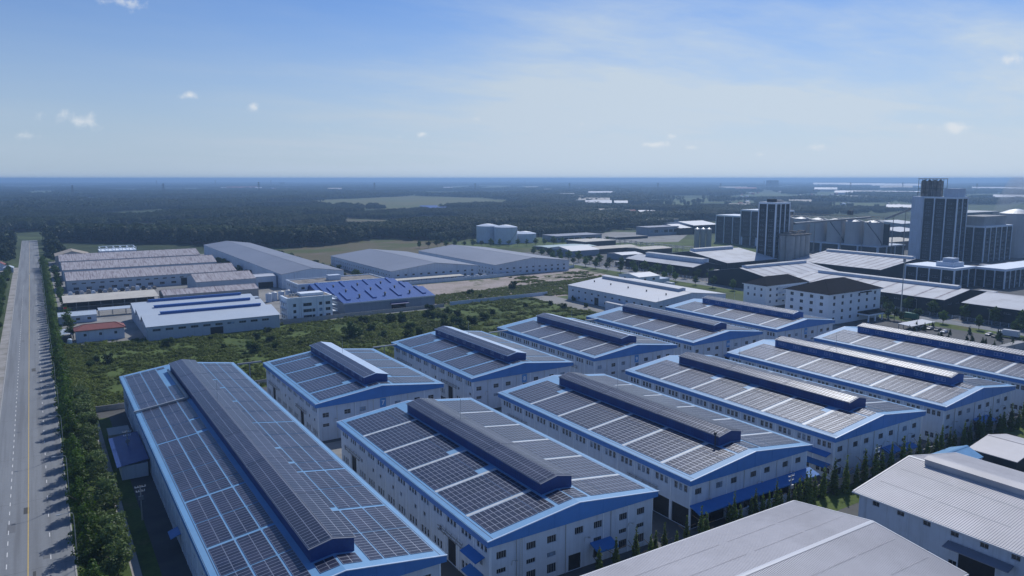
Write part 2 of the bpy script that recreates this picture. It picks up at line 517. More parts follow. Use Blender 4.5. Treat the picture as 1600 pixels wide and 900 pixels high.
def wall_set(root, name, mats, faces, H, pil=None, pilw=0.25):
    """faces: list of (p, d, n, L, wins, doors). wins: (a,z,w,h,kw) ; doors: (a,w,h) -> one wall mesh, a window/door object each"""
    mb = MB()
    for p, d, n, L, wins, doors in faces:
        holes = [(a, a + w, z, z + h) for a, z, w, h, kw in wins] + [(a, a + w, 0.02, h) for a, w, h in doors]
        wall_face(mb, p, d, n, L, H, holes)
        if pil:
            k = max(1, int(round(L / pil)))
            for i in range(k + 1):
                a = min(max(i * L / k, pilw / 2 + .02), L - pilw / 2 - .02)
                if any(h[0] - .2 < a < h[1] + .2 for h in holes):
                    continue
                A = (p[0] + d[0] * (a - pilw / 2), p[1] + d[1] * (a - pilw / 2))
                B = (p[0] + d[0] * (a + pilw / 2), p[1] + d[1] * (a + pilw / 2))
                o = 0.07
                q = [(A[0], A[1]), (A[0] + n[0] * o, A[1] + n[1] * o), (B[0] + n[0] * o, B[1] + n[1] * o), (B[0], B[1])]
                for i2 in range(3):
                    (xa, ya), (xb, yb) = q[i2], q[i2 + 1]
                    mb.poly([(xa, ya, 0), (xb, yb, 0), (xb, yb, H), (xa, ya, H)], 2)
    o = mb.build(name, mats, root)
    for p, d, n, L, wins, doors in faces:
        for a, z, w, h, kw in wins:
            if 'glass' not in kw and random.random() < .14:
                kw = dict(kw, glass='pale_glass')
            put_window(root, p, d, n, a, z, w, h, **kw)
        for a, w, h in doors:
            dm = MB()
            dm.box(0, w, 0.0, 0.06, 0, h, 0)
            for k in range(1, int(h / 0.45)):
                dm.box(0.02, w - .02, -0.015, 0.0, k * .45, k * .45 + .03, 0)
            x, y = p[0] + d[0] * a - n[0] * .2, p[1] + d[1] * a - n[1] * .2
            dm.build('door', 'dark_opening', root, (x, y, 0.02), math.atan2(d[1], d[0]))  # roller doors, and the painted shade of open bays
    return o


def gable_roof(mb, w, y0, y1, E, R, t=0.16, mi=0):
    """slab roof, ridge along y at x=0"""
    for s in (-1, 1):
        a, b = (s * w, y0, E), (0, y0, R)
        c, d = (0, y1, R), (s * w, y1, E)
        dn = lambda q: (q[0], q[1], q[2] - t)
        mb.poly([a, b, c, d], mi)
        mb.poly([dn(a), dn(b), dn(c), dn(d)], mi)
        mb.poly([a, d, dn(d), dn(a)], mi)
        mb.poly([a, b, dn(b), dn(a)], mi)
        mb.poly([d, c, dn(c), dn(d)], mi)


# ------------------------------------------------------------------ the setting
def ground():
    ks = [-70000, -30000, -12000, -5000, -2000, -800, -200, 0, 200, 500, 900, 1500, 2500, 4000, 7000, 12000, 20000, 35000, 70000]
    vs = [(x, y, 0.0) for y in ks for x in ks]
    n = len(ks)
    fs = [(j * n + i, j * n + i + 1, (j + 1) * n + i + 1, (j + 1) * n + i) for j in range(n - 1) for i in range(n - 1)]
    me = bpy.data.meshes.new('ground')
    me.from_pydata(vs, [], fs)
    me.materials.append(MATS['terrain'])
    o = link('ground', me)
    struct(o)


ground()
ROAD_L, ROAD_R = -13.8, 1.5


def roads():
    r = sheet('road', rect(ROAD_L, ROAD_R, 60, 1090), 0.012, 'asphalt')
    mb = MB()
    mb.box(-6.28, -6.10, 60, 700, 0.013, 0.018, 0)
    mb.box(-6.28, -6.14, 712, 1080, 0.013, 0.018, 0)
    mb.build('centre_line', 'line_yellow', r)
    dash = MB().box(-.075, .075, 0, 2.2, 0.013, 0.018, 0).mesh('lane_dash', ['line_white'])
    for k in range(95):
        for x in (-9.75, -2.35):
            if x > -3 and k % 2:
                continue
            link('lane_dash', dash, r, (x, 100 + k * 5.6, 0))
    for x0, x1, nm in ((ROAD_R, ROAD_R + .3, 'right'), (ROAD_L - .3, ROAD_L, 'left')):
        struct(MB().box(x0, x1, 60, 1080, 0.0, 0.14).build('kerb', 'kerb_stone'))
    pr_ = random.Random(5)
    for k in range(9):
        x, y, w_, l_ = pr_.uniform(-12.5, -1), pr_.uniform(120, 420), pr_.uniform(.5, 1.6), pr_.uniform(1.2, 6)
        MB().box(x, x + w_, y, y + l_, 0.0125, 0.0165).build('repair_patch', 'yard_asphalt' if k % 3 == 0 else 'patch_asphalt', r)
    for k in range(12):
        y = 130 + k * 37 + pr_.uniform(-8, 8)
        cm = MB()
        x = -13.6
        while x < 1.2:
            dy = pr_.uniform(-.25, .25)
            cm.poly([(x, y, .0175), (x + 1.2, y + dy, .0175), (x + 1.2, y + dy + .07, .0175), (x, y + .07, .0175)])
            x, y = x + 1.2, y + dy
        cm.build('crack', 'yard_asphalt', r)
    sheet('verge', rect(ROAD_R + .3, 12.2, 60, 830), 0.008, 'grass_field')
    sheet('footpath', rect(ROAD_L - 3.6, ROAD_L - .3, 60, 760), 0.010, 'pavement')
    sheet('cross_lane', rect(-60, ROAD_L - 3.6, 730, 742), 0.010, 'pavement')
    # campus yard and lanes
    sheet('factory_yard', rect(12.2, 312, -20, 271), 0.008, 'yard_asphalt')
    sheet('concrete_lane', rect(56.5, 312, 187.2, 202), 0.013, 'yard_concrete')
    sheet('service_lane', rect(304.5, 345, -20, 330), 0.018, 'yard_concrete')
    sheet('grass_strip', rect(46, 310, 96.5, 103.5), 0.014, 'grass_field')
    sheet('yard_grass', rect(12.3, 15.4, 100, 262), 0.016, 'grass_field')
    sheet('yard_path', rect(10.6, 12.2, 100, 266), 0.012, 'pavement')
    # scrub field and lots behind
    sheet('scrub_field', [(12.2, 271), (312, 271), (312, 300), (272, 300), (272, 394), (206, 392), (200, 386), (12.2, 386)], 0.006, 'grass_field')
    sheet('cleared_lot', [(200, 398), (276, 396), (276, 385), (370, 388), (384, 500), (292, 483), (200, 481)], 0.010, 'dirt_lot')
    sheet('works_yard', rect(8, 200, 386, 800), 0.012, 'yard_concrete')
    sheet('dry_meadow', [(200, 640), (400, 660), (420, 740), (400, 850), (330, 860), (235, 810), (205, 790)], 0.016, 'dry_field')
    sheet('works_lane', [(200, 486), (292, 488), (384, 506), (395, 506), (395, 640), (200, 640)], 0.014, 'yard_asphalt')
    sheet('tank_lawn', [(400, 700), (700, 560), (720, 640), (560, 790), (408, 785)], 0.018, 'grass_field')
    # avenue on the right
    a = sheet('avenue', rect(398, 411, 60, 760), 0.016, 'asphalt')
    m2 = MB()
    for k in range(70):
        m2.box(404.4, 404.6, 80 + k * 9, 84 + k * 9, 0.017, 0.022)
    m2.build('lane_dash', 'line_white', a)
    sheet('avenue_footpath', rect(411.4, 414.4, 60, 700), 0.020, 'pavement')
    sheet('avenue_verge', rect(386, 398, 60, 560), 0.020, 'grass_field')
    sheet('office_forecourt', rect(345, 386, 120, 300), 0.022, 'yard_asphalt')
    sheet('mill_yard', [(414.5, -20), (1000, -200), (1050, 500), (760, 640), (414.5, 640)], 0.012, 'yard_asphalt')
    sheet('mill_lawn', [(520, 480), (660, 490), (670, 580), (560, 600), (520, 560)], 0.020, 'grass_field')


roads()


# ------------------------------------------------------------------ solar factory halls
def pv_module_mesh(w, l):
    f, h = 0.045, 0.05
    mb = MB()
    x0, x1, y0, y1 = -w / 2, w / 2, -l / 2, l / 2
    mb.poly([(x0 + f, y0 + f, h - .006), (x1 - f, y0 + f, h - .006), (x1 - f, y1 - f, h - .006), (x0 + f, y1 - f, h - .006)], 1)
    mb.box(x0, x1, y0, y0 + f, 0, h, 0, 'b').box(x0, x1, y1 - f, y1, 0, h, 0, 'b').box(x0, x0 + f, y0 + f, y1 - f, 0, h, 0, 'bfk').box(x1 - f, x1, y0 + f, y1 - f, 0, h, 0, 'bfk')
    return mb.mesh('solar_panel', ['pv_frame', 'pv_glass'])


PVM = {}


def pv_array(root, xa, xb, ya, yb, zfun, ang, mw, ml, single=False):
    """one rectangular array on a slope; zfun(x) roof height, ang tilt about y"""
    nx = max(1, int(round((xb - xa) / mw)))
    ny = max(1, int(round((yb - ya) / ml)))
    cw, cl = (xb - xa) / nx, (yb - ya) / ny
    gap = 0.02
    if single:
        mb = MB()
        for j in range(ny):
            for fr in (0.22, 0.78):
                y = ya + (j + fr) * cl
                mb.poly([(xa, y - .03, zfun(xa) + .06), (xb, y - .03, zfun(xb) + .06), (xb, y + .03, zfun(xb) + .06), (xa, y + .03, zfun(xa) + .06)])
        arr = mb.build('solar_array', 'pv_rail', root)
        key = (round(cw, 2), round(cl, 2))
        if key not in PVM:
            PVM[key] = pv_module_mesh(cw - gap, cl - gap)
        for i in range(nx):
            for j in range(ny):
                x, y = xa + (i + .5) * cw, ya + (j + .5) * cl
                link('solar_panel', PVM[key], arr, (x, y, zfun(x) + .07), rot=(0, ang, 0))
        return arr, nx * ny
    mb = MB()
    f = 0.045
    dz = 0.12
    for i in range(nx):
        for j in range(ny):
            x0, x1 = xa + i * cw + gap / 2, xa + (i + 1) * cw - gap / 2
            y0, y1 = ya + j * cl + gap / 2, ya + (j + 1) * cl - gap / 2
            za, zb = zfun(x0) + dz, zfun(x1) + dz
            zi = lambda x: zfun(x) + dz
            o = [(x0, y0, za), (x1, y0, zb), (x1, y1, zb), (x0, y1, za)]
            q = [(x0 + f, y0 + f, zi(x0 + f)), (x1 - f, y0 + f, zi(x1 - f)), (x1 - f, y1 - f, zi(x1 - f)), (x0 + f, y1 - f, zi(x0 + f))]
            k = len(mb.v)
            mb.v.extend(o)
            mb.v.extend(q)
            mb.f.append((k + 4, k + 5, k + 6, k + 7))
            mb.m.append(1)
            for a in range(4):
                b = (a + 1) % 4
                mb.f.append((k + a, k + b, k + 4 + b, k + 4 + a))
                mb.m.append(0)
    # skirt
    for (p, q) in (((xa, ya), (xb, ya)), ((xa, ya), (xa, yb)), ((xb, ya), (xb, yb)), ((xa, yb), (xb, yb))):
        mb.poly([(p[0], p[1], zfun(p[0]) + .05), (q[0], q[1], zfun(q[0]) + .05), (q[0], q[1], zfun(q[0]) + .119), (p[0], p[1], zfun(p[0]) + .119)], 0)
    return mb.build('solar_array', ['pv_frame', 'pv_glass'], root), nx * ny


def text_mesh(cu):
    tmp = bpy.data.objects.new('tmp', cu)
    COL.objects.link(tmp)
    bpy.context.view_layer.update()
    me = bpy.data.meshes.new_from_object(tmp.evaluated_get(bpy.context.evaluated_depsgraph_get()))
    bpy.data.objects.remove(tmp)
    return me


def hall(x0, x1, y0, y1, label, style, number=None, singles=0, seed=0, mon=(7.5, 8.0), segs=None, skip=()):
    rnd = random.Random(seed)
    w, L = (x1 - x0) / 2, y1 - y0
    root = empty('factory_hall', ((x0 + x1) / 2, y0, 0), label, 'factory', 'solar roofed factory halls with blue trim')
    E, R, HW = 11.5, 14.0, 10.4
    sl = (R - E) / w
    ang = math.atan(sl)
    zf = lambda x: R - sl * abs(x)
    ww = w - 0.9
    yb, ye = 0.7, L - 0.7
    # walls ---------------------------------------------------------------
    front, side = [], []
    fd, sd = [], []
    FW = 2 * ww
    nb = 7
    bw = FW / nb
    k4 = dict(nx=4, nz=1)
    k2 = dict(nx=2, nz=2)
    for i in range(nb):
        a = i * bw + bw / 2 - 1.05 + (0.5 if i % 2 else -0.4)
        if style['front'] == 'full':
            front.append((a, 7.1, 2.1, 1.45, k4))
            if i in style.get('midcols', (0, 1, 2, 4, 5, 6)):
                front.append((a, 4.3, 2.0, 0.95, k4))
                if i not in style.get('doorcols', (3,)):
                    front.append((a, 1.0, 2.1, 1.9, k4))
        elif style['front'] == 'number':
            if i == 3:
                front.append((a + .3, 5.3, 1.7, 1.5, k2))
            else:
                front.append((a, 6.9, 1.9, 1.35, k2))
            if i not in (3,):
                front.append((a, 4.1, 1.9, 0.95, k2))
        else:   # open ground floor under a long canopy
            front.append((a, 7.5, 2.0, 1.4, k4))
    if style['front'] == 'full':
        fd.append((3 * bw + .8, 3.0, 3.3))
    elif style['front'] == 'number':
        fd.append((3 * bw + 1.6, 2.6, 3.2))
    else:
        for i in range(nb):
            fd.append((i * bw + .35, bw - .7, 4.6))  # near-black panels stand in for the shade inside the open bays
    SL = ye - yb
    ns = int(round(SL / 6.0))
    sw = SL / ns
    for i in range(ns):       # index 0 is the far end on the -X face
        c = i * sw + sw / 2
        near = i >= ns - 2
        if style['side'] == 'full':
            for k in (-1, 0, 1):
                side.append((c + k * 1.35 - .5, 8.2, 1.0, 1.55, dict(nx=1, nz=2)))
            side.append((c - .55 + (1.2 if i % 2 else -.3), 5.2, 1.1, .9, dict(nx=2, nz=1)))
            if i in (1, ns - 3):
                sd.append((c - 1.7, 3.4, 5.0))
                side.pop()
            else:
                for k in (-1, 0, 1):
                    side.append((c + k * 1.35 - .45, 1.2, .9, 1.7, dict(nx=1, nz=2)))
        else:
            for k in (-1, 0, 1):
                side.append((c + k * 1.45 - .5, 8.0, 1.0, 1.5, dict(nx=2, nz=2)))
            if near and style['front'] == 'open':
                sd.append((c - sw / 2 + .4, sw - .8, 4.6))  # open corner bays, their inner shade painted as dark panels
            elif i in (2, ns - 4):
                sd.append((c - 1.7, 3.4, 4.4))
            elif i % 2 == 0 or style['front'] == 'full':
                for k in (-1, 0, 1):
                    side.append((c + k * 1.45 - .5, 1.3, 1.0, 1.5, dict(nx=2, nz=2)))
    faces = [((-ww, yb), (1, 0), (0, -1), FW, front, fd), ((-ww, ye), (0, -1), (-1, 0), SL, side, sd),
             ((ww, yb), (0, 1), (1, 0), SL, [], []), ((ww, ye), (-1, 0), (0, 1), FW, [], [])]
    wall_set(root, 'wall', ['white_wall', 'white_paint', 'white_paint'], faces, HW, pil=6.0, pilw=0.22)
    # trim ------------------------------------------------------------------
    for s in (-1, 1):
        tb = MB()
        xa, xb2 = (s * (w - .02), s * (w - .22))
        tb.box(min(xa, xb2), max(xa, xb2), 0.24, L - .24, 10.25, 11.36)
        tb.box(min(s * ww, s * (w - .22)), max(s * ww, s * (w - .22)), 0.3, L - .3, 10.3, 10.42)
        tb.build('fascia', 'blue_trim', root)
    for yy, nm in ((0.02, 'f'), (L - .22, 'b')):
        gb = MB()
        pts = [(-w + .01, 10.25), (w - .01, 10.25), (w - .01, E - .17), (0, R - .17), (-w + .01, E - .17)]
        gb.poly([(x, yy, z) for x, z in pts]).poly([(x, yy + .2, z) for x, z in pts])
        for i in range(5):
            a, b = pts[i], pts[(i + 1) % 5]
            gb.poly([(a[0], yy, a[1]), (b[0], yy, b[1]), (b[0], yy + .2, b[1]), (a[0], yy + .2, a[1])])
        if nm == 'f':
            for i in range(-3, 4):
                x = i * w / 3.5
                gb.box(x - .04, x + .04, yy - .03, yy, 10.3, R - .25 - sl * abs(x))
        gb.build('gable_panel', 'blue_trim', root)
    rb = MB()
    gable_roof(rb, w + .05, -.12, L + .12, E, R)
    rb.build('roof', 'blue_roof', root)
    # eave gutter and ridge-ward joint
    for s in (-1, 1):
        for xo, wd in ((w - 1.25, .14), (w - .12, .10)):
            g = MB()
            xa, xb2 = sorted((s * xo, s * (xo + wd)))
            z1, z2 = zf(xa) + .02, zf(xb2) + .02
            g.poly([(xa, .1, z1), (xb2, .1, z2), (xb2, L - .1, z2), (xa, L - .1, z1)])
            g.build('gutter', 'gutter_dark', root)
    for yy in (-.16, L - .02):
        for s in (-1, 1):
            edge = MB()
            a, b = (s * (w + .08), E + .02), (0, R + .02)
            edge.poly([(a[0], yy, a[1]), (b[0], yy, b[1]), (b[0], yy + .3, b[1]), (a[0], yy + .3, a[1])])
            edge.poly([(a[0], yy, a[1]), (b[0], yy, b[1]), (b[0], yy, b[1] - .12), (a[0], yy, a[1] - .12)])
            edge.build('barge_flashing', 'louvre_pane', root)
    # roof monitor ------------------------------------------------------------
    m0, m1 = mon[0], L - mon[1]
    mw = style.get('mon_w', 3.7)
    zt, zr = 15.9, 16.75
    mm = MB()
    mm.box(-mw, mw, m0, m1, zf(mw) - .1, zt, 0, 'b')
    for yy in (m0, m1):
        mm.poly([(-mw, yy, zt), (mw, yy, zt), (0, yy, zr - .1)], 0)
    mo = mm.build('roof_monitor', style.get('mon_mat', 'navy_panel'), root)
    mr = MB()
    gr = MB()
    gable_roof(mr, mw + .35, m0 - .25, m1 + .25, zt - .02, zr, .1)
    mr.build('monitor_roof', 'louvre_pane' if style.get('pale_mon') else 'grey_roof', mo)
    pn = style.get('mon_panes', 'dark')
    nm_ = int((m1 - m0) / 6.2)
    for i in range(nm_):
        c = m0 + (i + .5) * (m1 - m0) / nm_
        if pn == 'triple':
            for k in (-1, 0, 1):
                put_window(mo, (-mw - .03, c + k * 1.15 + .5), (0, -1), (-1, 0), 0, zf(mw) + .65, 1.0, 1.1, inset=0.02, name='louvre_window', glass='pale_glass', frame='louvre_pane', nx=1, nz=2)
        elif pn == 'pair':
            for k in (-.6, .6):
                put_window(mo, (-mw - .03, c + k + .45), (0, -1), (-1, 0), 0, zf(mw) + .85, .8, 1.0, inset=0.02, name='louvre_window', glass='pale_glass', frame='louvre_pane', nx=1, nz=1)
        else:
            put_window(mo, (-mw - .03, c + 1.3), (0, -1), (-1, 0), 0, zf(mw) + .3, 2.6, 1.6, inset=0.02, name='louvre_window', glass=pn, frame=pn, nx=3, nz=3)
    if style.get('fan'):
        fm = MB()
        fm.cyl(-mw - .45, m0 + .8, zf(mw) - .3, zt + .4, .14, n=8).box(-mw - .7, -mw - .2, m0 + .55, m0 + 1.05, zt + .3, zt + .9)
        fm.build('exhaust_pipe', 'steel_dark', mo)
    # solar arrays ------------------------------------------------------------
    if segs is None:
        segs = []
        y = 2.0
        first = True
        while y < L - 4:
            ln = 7.9 if first else 11.8
            ln = min(ln, L - 2.0 - y)
            segs.append((y, y + ln))
            y += ln + 1.35
            first = False
    cols = style['cols']
    cnt = 0
    if style.get('strips', True):
        for (a, b), (c, d) in zip(segs[:-1], segs[1:]):
            y = (b + c) / 2
            for s in (-1, 1):
                xo, xi = w - 1.6, mw + .5
                xa, xb2 = sorted((s * xo, s * xi))
                sky = MB()
                sky.poly([(xa, y - .42, zf(xa) + .035), (xb2, y - .42, zf(xb2) + .035), (xb2, y + .42, zf(xb2) + .035), (xa, y + .42, zf(xa) + .035)])
                sky.build('skylight_strip', style.get('strip_mat', 'skylight_strip'), root)
    for s in (-1, 1):
        for j, (ya, yb2) in enumerate(segs):
            for ci, (xo, xi, mwid, mlen) in enumerate(cols):
                if s < 0 and (j, ci) in skip:
                    continue
                xa, xb2 = sorted((s * xo, s * xi))
                ya2, yb3 = ya, yb2
                if ci == len(cols) - 1 and rnd.random() < .25 and j:
                    ya2 = ya + mlen * 1.02
                single = cnt < singles and s < 0
                arr, k = pv_array(root, xa, xb2, ya2, yb3, zf, ang if s > 0 else -ang, mwid, mlen, single)
                if single:
                    cnt += k
    zfm = lambda x: zr - (zr - zt) / (mw + .35) * abs(x)
    am = math.atan((zr - zt) / (mw + .35))
    if style.get('mon_pv', True):
        nseg = max(2, int((m1 - m0) / 20))
        for i in range(nseg):
            a = m0 + (m1 - m0) * i / nseg + .15
            b = m0 + (m1 - m0) * (i + 1) / nseg - .15
            for s in (-1, 1):
                if s > 0 and style.get('pale_mon'):
                    continue
                xa, xb2 = sorted((s * (mw + .2), s * .15))
                pv_array(mo, xa, xb2, a, b, zfm, am * s, style.get('mon_mod', 1.95), 1.0)
    # front arrays at the monitor's foot
    xa, xb2 = -mw + .3, mw - .3
    for s in (-1, 1):
        xx = sorted((s * .25, s * (mw - .2)))
        pv_array(root, xx[0], xx[1], 2.0, m0 - .8, zf, ang * s, 1.75, 1.02)
    # conveyance: number plate, pipes, lamps, canopies --------------------------
    if number:
        pl = MB().box(-.95, .95, yb - .09, yb - .02, 7.1, 9.9).build('number_plate', 'sign_blue', root, loc=(.3, 0, 0))
        cu = bpy.data.curves.new('number', 'FONT')
        cu.body = number
        cu.size = 1.9 if len(number) == 1 else 1.45
        cu.align_x = 'CENTER'
        cu.extrude = .02
        cu.offset = .04
        cu.materials.append(MATS['sign_white'])
        t = link('number', text_mesh(cu), pl)
        t.rotation_euler = (rad(90), 0, 0)
        t.location = (0, yb - .12, 7.85)
    for i in range(1, nb, 2):
        x = -ww + i * bw
        MB().cyl(x, yb - .12, 0, HW - .1, .07, n=6).build('downpipe', 'galvanised', root)
    for i in (1, 4, 6):
        lm = MB()
        x = -ww + i * bw - 1.0
        lm.bar((x, yb - .02, 5.2), (x, yb - .25, 6.2), .045).bar((x, yb - .25, 6.2), (x + .3, yb - 1.0, 6.45), .045).box(x + .1, x + .5, yb - 1.4, yb - .95, 6.35, 6.5)
        lm.build('wall_lamp', 'galvanised', root)
    cb = MB()
    cb.bar((-w + .3, -.05, 4.0), (-w + 1.0, .62, 4.0), .02)
    for (xa, xb2, zz, out, slope) in style.get('canopies', [(-bw / 2 - .6, bw / 2 + 1.4, 4.3, 2.6, .8)]):
        am2 = MB()
        am2.poly([(xa, yb - .05, zz), (xb2, yb - .05, zz), (xb2, yb - out, zz - slope), (xa, yb - out, zz - slope)])
        am2.poly([(xa, yb - .05, zz - .12), (xb2, yb - .05, zz - .12), (xb2, yb - out, zz - slope - .12), (xa, yb - out, zz - slope - .12)])
        am2.poly([(xa, yb - out, zz - slope), (xb2, yb - out, zz - slope), (xb2, yb - out, zz - slope - .3), (xa, yb - out, zz - slope - .3)])
        for xx in (xa, xb2):
            am2.poly([(xx, yb - .05, zz), (xx, yb - out, zz - slope), (xx, yb - out, zz - slope - .3), (xx, yb - .05, zz - .3)])
        for i in range(1, int((xb2 - xa) / 1.0)):
            x = xa + i * 1.0
            am2.poly([(x - .03, yb - .05, zz + .02), (x + .03, yb - .05, zz + .02), (x + .03, yb - out, zz - slope + .02), (x - .03, yb - out, zz - slope + .02)])
        am2.build('canopy', 'blue_trim', root)
    for (ya, yb2, zz) in style.get('side_canopies', [(2.5, 8.5, 7.2), (3.0, 8.0, 3.6)]):
        am2 = MB()
        am2.poly([(-ww - .03, ya, zz), (-ww - .03, yb2, zz), (-ww - 2.0, yb2, zz - .7), (-ww - 2.0, ya, zz - .7)])
        am2.poly([(-ww - .03, ya, zz - .1), (-ww - .03, yb2, zz - .1), (-ww - 2.0, yb2, zz - .8), (-ww - 2.0, ya, zz - .8)])
        am2.build('canopy', 'blue_trim', root)
    # wall mounted plant on the flank, lightning rod on the ridge
    if style.get('ladder', True):
        ld = MB()
        x = -ww + 6.5
        for dx in (-.25, .25):
            ld.bar((x + dx, yb - .28, 2.0), (x + dx, yb - .28, 11.6), .03)
        for k in range(26):
            ld.bar((x - .25, yb - .28, 2.2 + k * .36), (x + .25, yb - .28, 2.2 + k * .36), .02)
        ld.build('ladder', 'galvanised', root)
    for i in (1, ns - 3):
        pb = MB()
        c = ye - (i + .5) * sw
        for dz in (5.6, 6.3):
            pb.bar((-ww - .5, c - 5, dz), (-ww - .5, c + 5, dz), .09)
        for k in range(-2, 3):
            pb.bar((-ww, c + k * 2.3, 6.3), (-ww - .6, c + k * 2.3, 5.4), .06)
            pb.bar((-ww, c + k * 2.3, 5.4), (-ww - .6, c + k * 2.3, 5.4), .06)
        pb.build('pipe_rack', 'steel_grey', root)
    rod = MB().bar((.6, L * .62, zr), (.6, L * .62, zr + 5.2), .05)
    rod.build('lightning_rod', 'galvanised', root)
    return root


HW2 = 20.5


def std_cols(w):
    # outer block of portrait modules, gap, inner block
    return [(w - 1.9, w - 12.3, 1.04, 1.97), (w - 12.5, 4.35, 1.02, 1.97)]


S_FULL = dict(front='full', side='full', cols=std_cols(20.5), mon_panes='bright_blue_panel', canopies=[(3.2, 8.4, 4.6, 2.6, .9)])
S_OPEN = dict(front='open', side='row', cols=std_cols(20.5), mon_panes='bright_blue_panel', fan=True, ladder=False,
              canopies=[(-19.8, 20.8, 5.6, 3.0, .9)], side_canopies=[])
S_B4 = dict(front='full', side='row', cols=std_cols(20.5), mon_panes='bright_blue_panel', midcols=(0, 2, 3, 5, 6), canopies=[(1.0, 6.5, 4.6, 2.6, .9), (9.5, 15.0, 3.6, 2.4, .7)],
            side_canopies=[(1.5, 9.5, 7.0), (1.5, 10.5, 4.1)], ladder=False)
S_B5 = dict(S_B4, mon_panes='triple', mon_mat='bright_blue_panel', canopies=[(-3.0, 5.0, 4.8, 3.0, .8)], side_canopies=[])
S_BACK = dict(front='number', side='full', cols=std_cols(20.4), strip_mat='blue_roof', mon_panes='pair', pale_mon=True, ladder=False, side_canopies=[], canopies=[(-2, 3, 4.2, 2.2, .6)])
S_BACK2 = dict(S_BACK, strip_mat='skylight_strip', mon_panes='bright_blue_panel', side='row')
S_BACK3 = dict(S_BACK2, mon_panes='triple', mon_mat='bright_blue_panel')
W1 = 17.8
S_LONG = dict(front='full', side='full', cols=[(W1 - 1.5, W1 - 5.8, 2.15, 1.03), (W1 - 6.15, W1 - 10.4, 2.12, 1.03), (W1 - 10.75, W1 - 13.0, 2.25, 1.03)], mon_panes='navy_panel', mon_w=3.7,
              strips=False, mon_mod=1.95, canopies=[], side_canopies=[(50, 54, 3.6)], ladder=False)

seg1 = []
_y = 2.0
_k = 0
while _y < 157:
    _l = 5.0 if _k in (4, 11) else 10.35
    seg1.append((_y, min(_y + _l, 158.0)))
    _y += _l + (.95 if _k in (1, 3, 7) else .45)
    _k += 1
hall(19.4, 55.0, 107.0, 267.0, 'longest solar factory hall beside the tree-lined road, full-length raised roof ridge', S_LONG, singles=300, seed=1, mon=(6.2, 8.5), segs=seg1, skip=((13, 2), (14, 2)))
hall(63.2, 104.0, 107.2, 185.2, 'solar factory hall nearest the camera, ladder on its white gable', S_FULL, singles=300, seed=2)
hall(113.2, 154.2, 107.2, 185.5, 'solar factory hall with one long blue canopy over an open ground floor', S_OPEN, singles=220, seed=3)
hall(163.0, 203.8, 107.0, 185.3, 'solar factory hall with two small blue canopies on the gable facing the grey roof', S_B4, seed=4)
hall(212.0, 252.6, 106.0, 185.0, 'solar factory hall behind the cypress row, pale triple panes along its roof ridge', S_B5, seed=5)
hall(261.6, 302.2, 106.0, 184.0, 'rightmost solar factory hall, running out of frame below the white office block', S_B5, seed=6)
hall(63.4, 104.4, 203.6, 261.0, 'shorter solar factory hall with a blue number 7 plate on its gable', S_BACK, '7', seed=7, mon=(4.8, 0.6))
hall(114.4, 155.4, 203.8, 267.6, 'solar factory hall with number 8 plate, backing onto the scrub field', S_BACK, '8', seed=8, mon=(4.8, 5.0))
hall(165.0, 206.0, 204.4, 271.0, 'solar factory hall with number 9 plate, third of the rear row', S_BACK2, '9', seed=9, mon=(4.8, 6.0))
hall(213.6, 254.6, 203.6, 271.0, 'solar factory hall with number 10 plate in front of the white warehouse', S_BACK2, '10', seed=10, mon=(4.8, 6.0))
hall(262.8, 303.4, 203.0, 270.0, 'solar factory hall with number 11 plate in front of the white dark-roofed offices', S_BACK3, '11', seed=12, mon=(4.8, 9.0))


